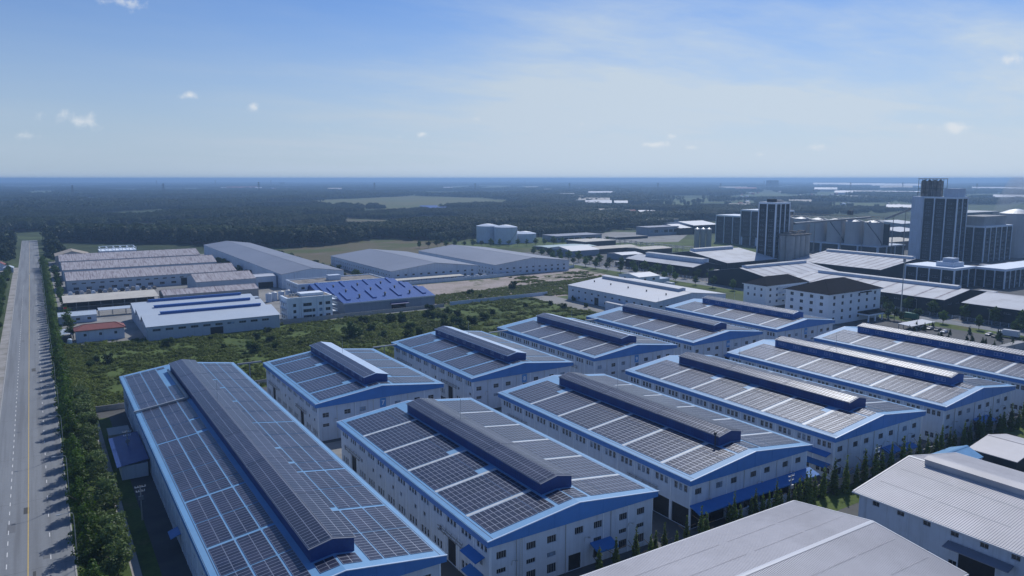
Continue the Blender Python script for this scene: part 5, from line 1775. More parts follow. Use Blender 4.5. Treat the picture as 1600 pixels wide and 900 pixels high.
def scrub():
    pr = []
    for k in range(4):
        bl = [(RNG.normal() * .6, RNG.normal() * .6, .3 + .35 * RNG.random(), .5 + .4 * RNG.random(), .5 + .4 * RNG.random(), .35 + .35 * RNG.random()) for _ in range(6)]
        pr.append(leaf_mesh('scrub_clump', bl, 120, .34, 'leaf_scrub', RNG, .45, up=1.0, jit=.3))
    poly = [(12.6, 272), (310, 272), (310, 292), (262, 292), (262, 390), (206, 390), (200, 384), (34, 384), (34, 378), (40, 376), (104, 376), (106, 387), (12.6, 388)]
    n = 26000
    x, y = 12 + 300 * RNG.random(n), 270 + 120 * RNG.random(n)
    keep = inside(x, y, poly) & (vnoise(x, y, 46, 3) > -.75 + .9 * (RNG.random(n) - .3))
    keep &= ~((x > 185) & (x < 262) & (y > 283) & (vnoise(x, y, 30, 8) > .25))
    # left verge beyond the street trees
    n2 = 2600
    x2, y2 = 6.5 + 5.5 * RNG.random(n2), 272 + 118 * RNG.random(n2)
    x = np.concatenate([x[keep], x2])
    y = np.concatenate([y[keep], y2])
    s = (.50 + .75 * RNG.random(len(x)) ** 2.5) * (1 + .35 * vnoise(x, y, 40, 5).clip(-1, 1))
    s = np.where((x > 110) & (y < 350), s * 1.25, s)
    scatter('scrub', pr, np.stack([x, y, np.zeros_like(x)], 1), s, 'dense green scrub covering the field behind the solar halls', 'scrub')
    # cleared lot weeds, lawns and left field
    n = 9000
    x, y = 200 + 180 * RNG.random(n), 385 + 95 * RNG.random(n)
    k1 = inside(x, y, [(200, 398), (276, 396), (276, 388), (360, 392), (378, 490), (228, 478), (200, 476)]) & (((vnoise(x, y, 38, 12) > .55) & (x > 290)) | ((x - 200) * .12 + 428 > y))
    x2, y2 = -75 + 48 * RNG.random(n), 330 + 380 * RNG.random(n)
    k2 = vnoise(x2, y2, 60, 14) > -.5
    X, Y = np.concatenate([x[k1], x2[k2]]), np.concatenate([y[k1], y2[k2]])
    scatter('weeds', pr, np.stack([X, Y, np.zeros_like(X)], 1), .55 + .6 * RNG.random(len(X)), 'patchy green weeds on the cleared lot and beyond the left footpath', 'weeds')


scrub()


def forest():
    def patch(size, n, hmean, nleaf, lsize, matn):
        bl = []
        tm = MB()
        for k in range(n):
            a, b_ = (RNG.random(2) - .5) * size
            h = hmean * (.8 + .4 * RNG.random())
            r = h * (.26 + .1 * RNG.random())
            bl.append((a, b_, h * .62, r, r, h * .38))
            bl.append((a + RNG.normal() * r * .4, b_ + RNG.normal() * r * .4, h * .78, r * .6, r * .6, h * .2))
            tm.cyl(a, b_, 0, h * .6, .2, .1, n=4, cap=False)
        return leaf_mesh('tree_patch', bl, nleaf, lsize, matn, RNG, .8, trunk=tm, up=.5, jit=.22)
    near = [patch(18, 9, 10.5, 1300, 1.25, 'leaf_forest') for _ in range(4)]
    far = [patch(70, 42, 12, 1500, 3.4, 'leaf_forest_far') for _ in range(3)]
    edge = [(-400, 1040), (-60, 1050), (-30, 1105), (14, 1105), (30, 1040), (90, 985), (154, 935), (200, 870), (240, 822), (300, 835), (335, 860), (392, 905), (402, 800), (430, 800), (520, 806), (600, 800), (660, 812), (760, 850), (900, 900), (1034, 945), (1250, 960), (1700, 960), (1900, 1100)]
    field = [gp(u, v) for u, v in [(478, 317), (500, 324), (560, 325), (640, 329), (690, 331), (715, 322), (760, 324), (832, 321), (800, 313), (720, 308), (640, 306), (560, 310), (500, 312)]]
    sheet('farm_field', field, 0.3, 'farm_field')
    PAST = []
    for q in ([(1000, 312), (1100, 309), (1190, 314), (1170, 326), (1060, 329), (1005, 322)], [(1150, 301), (1330, 300), (1350, 309), (1160, 310)], [(1300, 317), (1430, 316), (1432, 327), (1290, 328)],
              [(30, 300), (95, 298), (90, 305), (25, 307)], [(620, 300), (800, 299), (830, 304), (640, 304)], [(960, 330), (1110, 334), (1090, 341), (980, 339)], [(150, 296), (330, 295), (320, 299), (160, 300)],
              [(0, 291), (140, 290), (150, 293), (0, 294)], [(700, 291), (860, 290.5), (850, 294), (690, 294)], [(1440, 305), (1600, 303), (1600, 312), (1450, 314)], [(1090, 318), (1220, 318), (1240, 324), (1100, 325)]):
        pl = [gp(u, v) for u, v in q]
        PAST.append(pl)
        sheet('pasture', pl, 0.4, 'pasture')
    poly_near = edge + [(1900, 1700), (1000, 2100), (300, 2100), (-400, 1800)]
    fld2 = [gp(u, v) for u, v in [(462, 342), (520, 340), (600, 344), (615, 352), (560, 350), (470, 348)]]
    sheet('clearing', fld2, 0.2, 'dry_field')
    fld3 = [gp(u, v) for u, v in [(560, 355), (612, 348), (618, 362), (580, 366)]]
    n = 26000
    x, y = -400 + 2300 * RNG.random(n), 780 + 1320 * RNG.random(n)
    keep = inside(x, y, poly_near) & ~inside(x, y, field) & ~inside(x, y, fld2) & ~(inside(x, y, fld3) & (RNG.random(n) < .7))
    keep &= ~((np.abs(x + 6) < 22) & (y < 1130))
    for pl in PAST:
        keep &= ~(inside(x, y, pl) & (RNG.random(n) < .93))
    gap = (vnoise(x, y, 420, 21) > .95)
    dens = np.where(x > 900, .5, 1.0)
    keep &= ~gap & (RNG.random(n) < dens)
    x, y = x[keep], y[keep]
    bx, by = (x * .83 + y * .56) / 260, (-x * .56 + y * .83) / 150
    fx, fy = np.abs(bx - np.round(bx)) * 260, np.abs(by - np.round(by)) * 150
    ok = (fx > 4) & (fy > 7)
    x, y, bx, by = x[ok], y[ok], bx[ok], by[ok]
    hb = np.sin(np.floor(bx) * 12.9898 + np.floor(by) * 78.233) * 43758.5453
    hb = hb - np.floor(hb)
    ok = (hb > .13) | (y < 1120)
    x, y, hb = x[ok], y[ok], hb[ok]
    sc = .62 + .75 * hb + .22 * RNG.random(len(x))
    scatter('forest', near, np.stack([x, y, np.zeros_like(x)], 1), sc, 'dark plantation forest filling the plain behind the works', 'forest')
    # tall wall of trees at the front of the plantation
    ex, ey = [], []
    for (xa, ya), (xb, yb) in zip(edge[4:9], edge[5:10]):
        L = math.hypot(xb - xa, yb - ya)
        for t in np.arange(0, 1, 7 / L):
            for k in range(4):
                ex.append(xa + (xb - xa) * t + RNG.normal() * 3)
                ey.append(ya + (yb - ya) * t + 10 + k * 14 + RNG.normal() * 3)
    ex, ey = np.array(ex), np.array(ey)
    scatter('tree_belt', near, np.stack([ex, ey, np.zeros_like(ex)], 1), np.full(len(ex), 1.55) + .2 * RNG.random(len(ex)), 'tall dark tree belt at the front of the plantation', 'tree belt')
    # far plain
    n = 30000
    az = rad(32.5) + (RNG.random(n) - .5) * rad(84)
    dist = 1900 * (14000 / 1900) ** (RNG.random(n) ** .8)
    x, y = dist * np.sin(az), dist * np.cos(az)
    vn = vnoise(x, y / 1.0, 1500, 31) + .6 * vnoise(x, y, 620, 32)
    keep = (vn > .05 + .35 * (az > rad(48))) & ~inside(x, y, field) & ~((y < 2100) & (x < 1900) & inside(x, y, poly_near))
    keep &= ~((dist < 2600) & (az > rad(50)))
    for pl in PAST:
        keep &= ~(inside(x, y, pl) & (RNG.random(n) < .95))
    x, y, dist = x[keep], y[keep], dist[keep]
    scatter('far_woods', far, np.stack([x, y, np.zeros_like(x)], 1), .8 + .5 * RNG.random(len(x)), 'hazy woods and plantations stretching to the horizon', 'woods')


forest()

# ------------------------------------------------------------------ street furniture and small things
for k in range(15):
    y = 160.2 + 35.6 * k
    l = empty('street_lamp', (2.05, y, 0), '%s street lamp from the bottom along the right kerb' % ORD[k], 'street lamp', 'street lamps along the right kerb')
    MB().cyl(0, 0, 0, 10.9, .11, .07, n=8).build('pole', 'galvanised', l)
    am = MB()
    pts = [(0, 0, 10.8), (-.1, 0, 11.3), (-.5, 0, 11.55), (-2.1, 0, 11.6)]
    for a, b in zip(pts[:-1], pts[1:]):
        am.bar(a, b, .055)
    am.build('arm', 'galvanised', l)
    MB().box(-2.85, -2.05, -.16, .16, 11.5, 11.66).build('lamp_head', 'galvanised', l)


def utility_pole(x, y, h, label):
    r = empty('utility_pole', (x, y, 0), label, 'utility pole', 'utility poles')
    MB().cyl(0, 0, 0, h, .17, .11, n=8).build('pole', 'concrete', r)
    for z, w in ((h - .4, 1.1), (h - 1.4, .9)):
        MB().box(-w, w, -.06, .06, z, z + .12).build('crossarm', 'galvanised', r)
        for s in (-1, -.4, .4, 1):
            MB().cyl(s * w * .92, 0, z + .12, z + .45, .07, .04, n=6).build('insulator', 'white_paint', r)
    MB().box(-.5, .5, -.4, -.15, h - 3.2, h - 2.3).build('transformer', 'steel_grey', r)


utility_pole(16.6, 218, 8.2, 'concrete utility pole in front of the blue lean-to beside the longest hall')
utility_pole(15.2, 176.5, 8.0, 'concrete utility pole in the dark yard left of the longest hall')
utility_pole(139.5, 101.8, 9.0, 'utility pole at the end of the short tall white wall')
utility_pole(172.5, 101.6, 9.0, 'utility pole before the gable with two small canopies')
# lean-to on the long hall
ln = empty('lean_to', (16.3, 203, 0), 'blue roofed lean-to against the flank of the longest hall', 'lean-to')
MB().box(-2.6, 3.4, .5, 24.5, 0, 3.6).build('wall', 'white_wall', ln)
MB().poly([(-3.6, 0, 3.7), (3.7, 0, 4.6), (3.7, 25, 4.6), (-3.6, 25, 3.7)]).poly([(-3.6, 0, 3.6), (3.7, 0, 4.5), (3.7, 25, 4.5), (-3.6, 25, 3.6)]).poly([(-3.6, 0, 3.6), (-3.6, 25, 3.6), (-3.6, 25, 3.7), (-3.6, 0, 3.7)]).build('roof', 'navy_panel', ln)
tag(MB().box(13.4, 18.6, 234, 241, 0, 2.6).box(13.2, 18.8, 233.8, 241.2, 2.6, 2.8).build('pump_house', 'concrete'), 'low grey pump house behind the blue lean-to', 'hut')
# ducts on the long hall
long_hall = [o for o in bpy.data.objects if o.get('label', '').startswith('longest solar')][0]
MB().bar((-18.2, 114.9, 11.85), (-4.3, 114.9, 13.85), .34).build('cable_duct', 'galvanised', long_hall)
MB().box(-4.75, -4.2, 115.25, 151, 13.5, 14.2).build('cable_duct', 'galvanised', long_hall)
cb = empty('cable_bridge', (55.2, 262, 0), 'grey cable bridge joining the longest hall to hall 7', 'cable bridge')
MB().box(0, 8.0, -.3, .3, 11.6, 12.1).build('duct', 'steel_grey', cb)
MB().box(3.8, 4.1, -.2, .2, 0, 11.6).build('post', 'steel_grey', cb)
for (xa, xb, nm) in ((104.5, 114.3, ('seven', 'eight')), (155.5, 164.9, ('eight', 'nine')), (206.1, 213.5, ('nine', 'ten'))):
    cb = empty('cable_bridge', (xa, 262, 0), 'grey cable bridge between the rear halls plated %s and %s' % nm, 'cable bridge')
    MB().box(.0, xb - xa, -.25, .25, 11.55, 11.95).build('duct', 'galvanised', cb)
    MB().box(4.4, 4.65, -.2, .2, 0, 11.55).build('post', 'steel_grey', cb)

# goods stacked before the stained sheds
for k in range(16):
    x = 16 + k * 3.3 + RNG.random()
    s = 1 + RNG.random()
    m = ['white_paint', 'steel_dark', 'pale_roof', 'tan_roof'][k % 4]
    r = empty('goods_stack', (x, 558 + 4 * RNG.random(), 0), '%s stack of wrapped goods from the left before the stained sheds' % ORD[k], 'goods stack', 'stacked goods before the stained sheds')
    MB().box(-1.3, 1.3, -1.2, 1.2, 0, .15).build('pallet', 'tan_roof', r)
    MB().box(-1.2, 1.2, -1.1, 1.1, .15, 1.2 * s).build('load', m, r)
    MB().box(-.8, .9, -.9, .7, 1.2 * s, 1.2 * s + .7).build('load', m, r)
for k in range(14):
    x = 262 + k * 8.2 + 3 * RNG.random()
    r = empty('goods_stack', (x, 489.5 + (x - 290) * .12 * (x > 290) + 2 * RNG.random(), 0), '%s pale wrapped stack from the left behind the long white wall' % ORD[k], 'goods stack', 'wrapped stacks behind the long white wall')
    MB().box(-2.0, 2.0, -1.3, 1.3, 0, 1.9).build('load', 'white_paint', r)
    MB().box(-1.2, 1.5, -1.0, 1.0, 1.9, 2.7).build('load', 'pale_roof', r)


# vehicles
def truck(x, y, rz, label, box='truck_green', L=8.5):
    r = empty('truck', (x, y, 0), label, 'truck', rz=rz)
    MB().box(-1.2, 1.2, -L / 2, L / 2 - 2.2, .95, 3.7).build('cargo_box', box, r)
    cab = MB()
    y0, y1 = L / 2 - 2.1, L / 2
    prof = [(y0, .6), (y1, .6), (y1, 1.6), (y1 - .35, 2.7), (y0, 2.8)]
    for s in (-1.1, 1.1):
        cab.poly([(s, a, z) for a, z in prof])
    for a, b in zip(prof, prof[1:] + prof[:1]):
        cab.poly([(-1.1, *a), (1.1, *a), (1.1, *b), (-1.1, *b)])
    cab.build('cab', 'truck_white', r)
    MB().poly([(-1.0, y1 + .01, 1.65), (1.0, y1 + .01, 1.65), (1.0, y1 - .32, 2.62), (-1.0, y1 - .32, 2.62)]).build('windscreen', 'window_glass', r)
    MB().box(-1.0, 1.0, -L / 2, L / 2 - .3, .55, .93).build('chassis', 'steel_dark', r)
    wm = MB()
    for i in range(12):
        a0, a1 = 2 * math.pi * i / 12, 2 * math.pi * (i + 1) / 12
        p = [(s, .5 * math.cos(a), .5 * math.sin(a)) for s in (-.15, .15) for a in (a0, a1)]
        wm.poly([p[0], p[1], p[3], p[2]])
        wm.poly([(-.15, 0, 0), p[0], p[1]])
        wm.poly([(.15, 0, 0), p[2], p[3]])
    me = wm.mesh('wheel', ['tyre'])
    for yy in (-L / 2 + 1.2, -L / 2 + 2.4, L / 2 - 1.2):
        for s in (-1.05, 1.05):
            link('wheel', me, r, (s, yy, .5))
    return r


def car(x, y, rz, label, m):
    r = empty('car', (x, y, 0), label, 'car', 'cars parked by the offices', rz=rz)
    b = MB()
    prof = [(-2.2, .35), (2.2, .35), (2.2, .8), (1.2, .95), (.6, 1.45), (-1.3, 1.45), (-2.1, .95)]
    for s in (-.88, .88):
        b.poly([(s * (.9 if z > 1 else 1), a, z) for a, z in prof])
    for (a, za), (c, zc) in zip(prof, prof[1:] + prof[:1]):
        sa, sc_ = .88 * (.9 if za > 1 else 1), .88 * (.9 if zc > 1 else 1)
        b.poly([(-sa, a, za), (sa, a, za), (sc_, c, zc), (-sc_, c, zc)])
    b.build('body', m, r)
    MB().poly([(-.76, 1.16, .98), (.76, 1.16, .98), (.72, .64, 1.42), (-.72, .64, 1.42)]).build('windscreen', 'window_glass', r)
    for yy in (-1.35, 1.35):
        for s in (-.88, .88):
            MB().box(s - .1, s + .1, yy - .32, yy + .32, 0, .62).build('wheel', 'tyre', r)


x, y = gp(1420, 499)
truck(x, y, 0, 'green box truck parked beside the tall mast on the avenue', 'truck_green', 10)
x, y = gp(1575, 527)
truck(x, y, .1, 'white box truck parked by the right edge of the avenue', 'truck_white', 9)
x, y = gp(1045, 449)
truck(x, y, 0, 'white truck on the avenue beyond the white warehouse', 'truck_white', 9)
for k, (u, v) in enumerate([(1440, 512), (1453, 515), (1465, 517), (1475, 520), (1545, 524), (1555, 527), (1425, 508)]):
    x, y = gp(u, v)
    car(x, y, 1.57, '%s parked car from the left before the white offices' % ORD[k], ['truck_white', 'steel_grey', 'steel_dark'][k % 3])
x, y = gp(1432, 512)
open_shed('parking_canopy', x - 12, x + 10, y - 4, y + 3, 2.6, 3.0, 'white parking canopy beside the larger hipped office', roofm='pale_roof', n=6, rail=False, cat='canopy')
x, y = gp(1580, 548)
tag(MB().box(x - 9, x + 9, y - 1.5, y + 1.5, 0, 3.2).build('wall_block', 'concrete'), 'grey block wall beside the avenue entrance at the right edge', 'wall')
x, y = gp(1407, 492)
ms = empty('tall_mast', (x, y, 0), 'tall grey floodlight mast in front of the dark green shed', 'mast')
MB().cyl(0, 0, 0, 31, .35, .18, n=8).build('pole', 'galvanised', ms)
MB().box(-1.1, 1.1, -.2, .2, 29.6, 31.4).build('lamp_rack', 'steel_grey', ms)
for k in range(10):
    l = empty('avenue_lamp', (411.2, 150 + 38 * k, 0), '%s avenue lamp from the right edge' % ORD[k], 'street lamp', 'lamps along the avenue')
    MB().cyl(0, 0, 0, 8.6, .1, .07, n=6).build('pole', 'galvanised', l)
    MB().bar((0, 0, 8.5), (-1.8, 0, 8.9), .05).box(-2.3, -1.7, -.12, .12, 8.85, 8.98).build('arm', 'galvanised', l)
# railing along the avenue
rl = empty('avenue_fence', (414.6, 120, 0), 'white picket fence along the far side of the avenue', 'fence')
for z in (.5, 1.3, 1.9):
    MB().box(-.05, .05, 0, 480, z, z + .1).build('rail', 'white_wall', rl)
pm = MB().box(-.12, .12, -.12, .12, 0, 2.1).mesh('post', ['white_wall'])
for k in range(121):
    link('post', pm, rl, (0, k * 4, 0))

# sheds and plant behind the ribbed warehouse, bottom right
shed('side_shed', 176, 203, 91, 99.5, 3.6, 5.4, 'low light blue roofed shed behind the ribbed warehouse', 'shed', axis='x', roof='blue_roof', wall='white_wall', over=.2)
shed('side_shed', 205, 226, 84, 96, 4.0, 5.8, 'low grey gabled shed behind the ribbed warehouse', 'shed', axis='y', roof='rib_roof', wall='green_dark', over=.2)
open_shed('side_canopy', 226, 246, 66, 82, 3.6, 4.4, 'pale flat canopy at the right edge above the ribbed warehouse', roofm='rib_roof', n=5, rail=False, cat='canopy')
sc_ = empty('dust_collector', (236, 88.5, 0), 'pale dust collector with curved pipe at the right edge by the cypress row', 'dust collector')
MB().cyl(0, 0, 3, 10, 1.5, n=18).cyl(0, 0, 1.2, 3, .5, 1.5, n=18, cap=False).build('body', 'pale_roof', sc_)
pp = MB()
pts = [(0, 0, 10), (0, 0, 11.4), (.8, 0, 12), (2.2, 0, 11.8), (2.6, 0, 10.5), (2.6, 0, 2)]
for a, b in zip(pts[:-1], pts[1:]):
    pp.bar(a, b, .4, n=8)
pp.build('pipe', 'galvanised', sc_)
for s in (-1, 1):
    for t in (-1, 1):
        MB().box(s * 1.1 - .1, s * 1.1 + .1, t * 1.1 - .1, t * 1.1 + .1, 0, 4).build('leg', 'steel_grey', sc_)
sheet('storage_yard', rect(190, 300, 40, 97), 0.013, 'yard_concrete')
for k, (x, y) in enumerate(((213, 78), (219, 80), (222, 76))):
    f = empty('net_frame', (x, y, 0), '%s green netted frame from the left behind the ribbed warehouse' % ORD[k], 'net frame', 'green netted frames')
    MB().poly([(-2, -1, 3), (2, -1.4, 2.2), (2.2, 1.5, 1.4), (-1.8, 1.2, 2.6)]).build('net', 'net_green', f)
    for s in (-1.8, 1.8):
        MB().bar((s, -1, 0), (s, -1, 2.8), .06).build('post', 'net_green', f)
# brick store between halls
br = empty('brick_store', (106.3, 190, 0), 'small orange roofed store between the front and rear halls', 'hut')
MB().box(0, 5.6, 0, 7, 0, 2.8).build('wall', 'orange_brick', br)
MB().poly([(-.4, -.4, 2.8), (6, -.4, 2.8), (6, 7.4, 3.4), (-.4, 7.4, 3.4)]).build('roof', 'cream_roof', br)
# tanks standing by the open hall
for k, (x, y) in enumerate(((109.3, 118), (110.2, 121.2), (109.4, 124.4))):
    t = empty('yard_tank', (x, y, 0), '%s pale yard tank from the front between the two nearest wide halls' % ORD[k], 'tank', 'yard tanks between halls')
    MB().cyl(0, 0, 0, 3.4, .9, n=14).build('shell', 'cream_roof', t)
    MB().cyl(0, 0, 3.4, 3.8, .92, .2, n=14).build('cap', 'galvanised', t)

# far-left cottages
shed('cottage', -30, -22, 742, 756, 4.0, 6.6, 'red roofed cottage left of the far road', 'house', axis='y', roof='red_tile', wall='white_wall', over=.4)
shed('cottage', -24, -16.5, 722, 734, 3.6, 5.4, 'pale grey roofed cottage left of the far road', 'house', axis='y', roof='ice_roof', wall='blue_wall', over=.4)


# ------------------------------------------------------------------ middle distance works behind the avenue
def block(u0, u1, v, depth, h, label, roof='pale_roof', wall='green_dark', gable=0.0, bays=0, cat='building', name='works_block'):
    """low building whose near (-Y) wall foot is seen from u0 to u1 at v"""
    x0, y0 = gp(u0, v)
    d1 = cam_dir(u1, v)
    x1 = d1.x / d1.y * y0
    r = empty(name, ((x0 + x1) / 2, y0, 0), label, cat, 'low works buildings beyond the avenue')
    w = (x1 - x0) / 2
    wins = []
    n = max(2, int(2 * w / 8))
    if bays:
        wins = [(1 + i * (2 * w - 2) / n + 1, h * .35, (2 * w - 2) / n - 2, h * .35, dict(nx=3, nz=1)) for i in range(n)]
    wall_set(r, 'wall', [wall, wall, wall], [((-w, 0), (1, 0), (0, -1), 2 * w, wins, []), ((-w, depth), (0, -1), (-1, 0), depth, [], []), ((w, 0), (0, 1), (1, 0), depth, [], []), ((w, depth), (-1, 0), (0, 1), 2 * w, [], [])], h)
    rb = MB()
    if gable:
        for s in (0, 1):
            rb.poly([(-w - .4, -.4 if s == 0 else depth + .4, h), (w + .4, -.4 if s == 0 else depth + .4, h), (w + .4, depth / 2, h + gable), (-w - .4, depth / 2, h + gable)])
        for s in (-w, w):
            rb.poly([(s, 0, h), (s, depth, h), (s, depth / 2, h + gable - .1)])
    else:
        rb.box(-w - .4, w + .4, -.4, depth + .4, h, h + .5)
    rb.build('roof', roof, r)
    return r


block(891, 946, 362, 60, 6, 'white flat canopy building by the far tree line', gable=1.5)
block(870, 940, 379, 30, 7, 'long grey low block with a dark window band', roof='grey_roof', wall='slate_wall', bays=1)
block(914, 962, 387, 34, 6, 'low block with a cream flat roof', roof='cream_roof', wall='steel_dark')
block(862, 932, 393, 34, 3.2, 'low teal roofed plant building', roof='teal_sheet', wall='steel_dark', gable=.8)
block(893, 936, 402, 40, 6, 'white gabled works shed among trees', roof='pale_roof', wall='slate_wall', gable=3)
block(936, 998, 397, 26, 5, 'long cream roofed works shed', roof='cream_roof', wall='steel_dark', gable=1.4)
block(972, 1004, 407, 22, 5, 'short pale roofed works shed next to the low green shed', roof='pale_roof', wall='slate_wall', gable=1.2)
block(1006, 1050, 398, 26, 5, 'pale narrow works shed left of the tall green gable', roof='cream_roof', wall='steel_dark', gable=1)
block(1013, 1060, 369, 24, 11, 'grey-blue two-storey works office with ribbed front', roof='grey_roof', wall='slate_wall', bays=1)
block(1016, 1060, 353, 30, 9, 'pale far works hall left of the dark ribbed block', roof='cream_roof', wall='slate_wall')
block(1062, 1090, 367, 50, 9, 'dark works hall with white roof behind the slim silos', roof='pale_roof', wall='green_dark', gable=4)
block(1084, 1122, 366, 60, 12, 'white roofed works hall beside the dark ribbed block', roof='pale_roof', wall='green_dark', gable=4)
block(962, 1012, 375, 20, 2.6, 'row of dark containers on the pale yard', roof='steel_dark', wall='green_dark')
block(1405, 1440, 372, 60, 8, 'dark works hall with pale roof between silos and broad tower', roof='pale_roof', wall='green_dark', gable=3)
block(1390, 1432, 392, 40, 9, 'dark rusty process hall beside the broad tower', roof='cream_roof', wall='steel_dark', gable=2)
block(1408, 1436, 358, 70, 8, 'far pale roof left of the broad tower', roof='pale_roof', wall='slate_wall', gable=3)
block(1510, 1560, 345, 90, 14, 'dark flat hall behind the mid-height ribbed block', roof='steel_grey', wall='green_dark')
sheet('pale_yard', [gp(900, 380), gp(1060, 378), gp(1075, 366), gp(960, 362), gp(905, 368)], 0.03, 'yard_concrete')
# pipe bridge
pb = empty('pipe_bridge', (*gp(945, 380), 0), 'long grey pipe bridge crossing the lawn toward the slim tower', 'pipe bridge')
x0, y0 = gp(945, 380)
x1, y1 = gp(1078, 395)
L = math.hypot(x1 - x0, y1 - y0)
pb.rotation_euler = (0, 0, math.atan2(y1 - y0, x1 - x0))
for yy in (-1.2, 1.2):
    for z in (3.6, 5.6):
        MB().box(0, L, yy - .2, yy + .2, z, z + .35).build('pipe', 'galvanised', pb)
pm = MB().box(-.2, .2, -1.3, 1.3, 5.2, 5.55).box(-.2, .2, -1.3, -.95, 0, 6.4).box(-.2, .2, .95, 1.3, 0, 6.4).mesh('support', ['steel_grey'])
for k in range(int(L / 9)):
    link('support', pm, pb, (k * 9, 0, 0))


yard_spots = [(487, 330), (490, 345), (500, 300), (497, 280), (480, 290), (510, 260), (520, 240), (486, 232), (495, 205), (508, 190), (480, 170), (530, 205), (620, 300), (640, 330), (655, 300), (630, 270), (660, 350), (670, 390),
              (640, 400), (610, 410), (650, 440), (560, 395), (500, 390), (440, 392), (470, 385), (660, 250), (690, 300), (680, 270), (430, 495), (450, 500), (480, 495), (500, 510)]
for k, (x, y) in enumerate(yard_spots):
    r = empty('container', (x, y, 0), '%s container or plant box from the front in the mill yard' % ORD[k], 'container', 'containers in the mill yard', rz=(k % 3) * math.pi / 2)
    w_, l_, h_ = 1.25 + (k % 4) * .8, 3.2 + (k % 5) * 1.6, 2.6 + (k % 3) * 1.3
    MB().box(-w_, w_, -l_, l_, .1, h_).build('body', ['steel_grey', 'white_wall', 'slate_wall', 'rust_concrete', 'pale_roof'][k % 5], r)
    dm = MB()
    for i in range(int(l_ * 2 / .8)):
        dm.box(-w_ - .05, -w_, -l_ + i * .8 + .1, -l_ + i * .8 + .45, .2, h_ - .1)
    dm.build('ribs', ['steel_grey', 'white_wall', 'slate_wall', 'rust_concrete', 'pale_roof'][k % 5], r)
    MB().box(-w_ - .15, w_ + .15, -l_ - .15, l_ + .15, h_, h_ + .15).build('roof', 'mill_roof', r)


# ------------------------------------------------------------------ far plain: pylons, factories, hamlets
def pylon(u, D, h, label):
    az = rad(32.5) + math.atan((u - 800) / 1170)
    r = empty('pylon', (D * math.sin(az), D * math.cos(az), 0), label, 'pylon', 'lattice pylons on the plain', rz=-az)
    mb = MB()
    b, t = h * .085, h * .018
    lv = [0, .25, .45, .62, .76, .88, 1.0]
    wd = lambda k: b + (t - b) * k
    for i in range(len(lv) - 1):
        k0, k1 = lv[i], lv[i + 1]
        c0 = [(sx * wd(k0), sy * wd(k0), h * k0) for sx, sy in ((-1, -1), (1, -1), (1, 1), (-1, 1))]
        c1 = [(sx * wd(k1), sy * wd(k1), h * k1) for sx, sy in ((-1, -1), (1, -1), (1, 1), (-1, 1))]
        for j in range(4):
            mb.bar(c0[j], c1[j], .8)
            mb.bar(c0[j], c1[(j + 1) % 4], .45)
            mb.bar(c0[(j + 1) % 4], c1[j], .45)
    mb.build('mast', 'steel_dark', r)
    am = MB()
    for z in (.72, .83, .94):
        am.bar((-h * .13, 0, h * z), (h * .13, 0, h * z), .4)
        am.bar((-h * .13, 0, h * z), (0, 0, h * (z + .05)), .25)
        am.bar((h * .13, 0, h * z), (0, 0, h * (z + .05)), .25)
    am.build('crossarms', 'steel_dark', r)


for k, (u, D, h) in enumerate([(119, 3300, 50), (260, 3300, 56), (408, 3500, 60), (587, 3700, 55), (743, 3800, 52), (889, 3900, 52), (1026, 4100, 52), (1123, 4600, 48), (1324, 5000, 52), (1405, 5200, 52), (1520, 5000, 48), (341, 7000, 60), (427, 7600, 60), (250, 7000, 60), (1190, 7000, 55), (820, 7600, 55)]):
    pylon(u, D, h, 'hazy lattice pylon standing at the horizon, %s of those farthest off' % ORD[k - 11] if k > 10 else '%s hazy lattice pylon from the left on the plain' % ORD[k])


def far_hall(u, v, wpx, dpt, h, label, roof='pale_roof', wall='pale_roof'):
    x, y = gp(u, v)
    D = math.hypot(x, y)
    w = wpx * D / 1170 / 2
    r = empty('far_factory', (x, y, 0), label, 'factory', 'factories on the far plain', rz=-math.atan2(x, y))
    MB().box(-w, w, 0, dpt, 0, h).build('wall', wall, r)
    MB().poly([(-w - 1, -1, h), (w + 1, -1, h), (w + 1, dpt / 2, h + dpt * .09), (-w - 1, dpt / 2, h + dpt * .09)]).poly([(-w - 1, dpt + 1, h), (w + 1, dpt + 1, h), (w + 1, dpt / 2, h + dpt * .09), (-w - 1, dpt / 2, h + dpt * .09)]).build('roof', roof, r)


FH = [(378, 296, 42, 80, 'red_tile'), (350, 296.5, 8, 60, 'pale_roof'), (404, 296.5, 9, 60, 'pale_roof'), (523, 298, 20, 60, 'cream_roof'), (700, 296, 14, 50, 'pale_roof'), (830, 296, 18, 70, 'pale_roof'), (856, 300, 10, 60, 'pale_roof'),
      (886, 308, 22, 70, 'pale_roof'), (905, 313, 30, 70, 'cream_roof'), (925, 317, 54, 70, 'cream_roof'), (935, 322, 40, 70, 'pale_roof'), (940, 304, 40, 70, 'pale_roof'), (865, 325, 26, 60, 'pale_roof'), (945, 336, 36, 40, 'cream_roof'), (1145, 296, 40, 80, 'cream_roof'), (1165, 297.5, 30, 80, 'red_tile'),
      (1300, 290, 50, 200, 'pale_roof'), (1345, 291, 60, 200, 'pale_roof'), (1400, 292, 60, 200, 'pale_roof'), (1290, 299, 30, 120, 'pale_roof'), (1340, 304, 60, 100, 'pale_roof'), (1405, 305, 50, 100, 'pale_roof'), (1400, 296, 40, 150, 'cream_roof'), (1560, 298, 60, 120, 'pale_roof'),
      (1330, 313, 40, 70, 'ice_roof'), (1410, 330, 40, 60, 'pale_roof'), (1250, 320, 30, 60, 'cream_roof'), (970, 322, 20, 60, 'pale_roof'), (1010, 340, 24, 50, 'pale_roof'), (1155, 327, 30, 50, 'cream_roof'), (1580, 312, 40, 90, 'pale_roof')]
FH.sort()
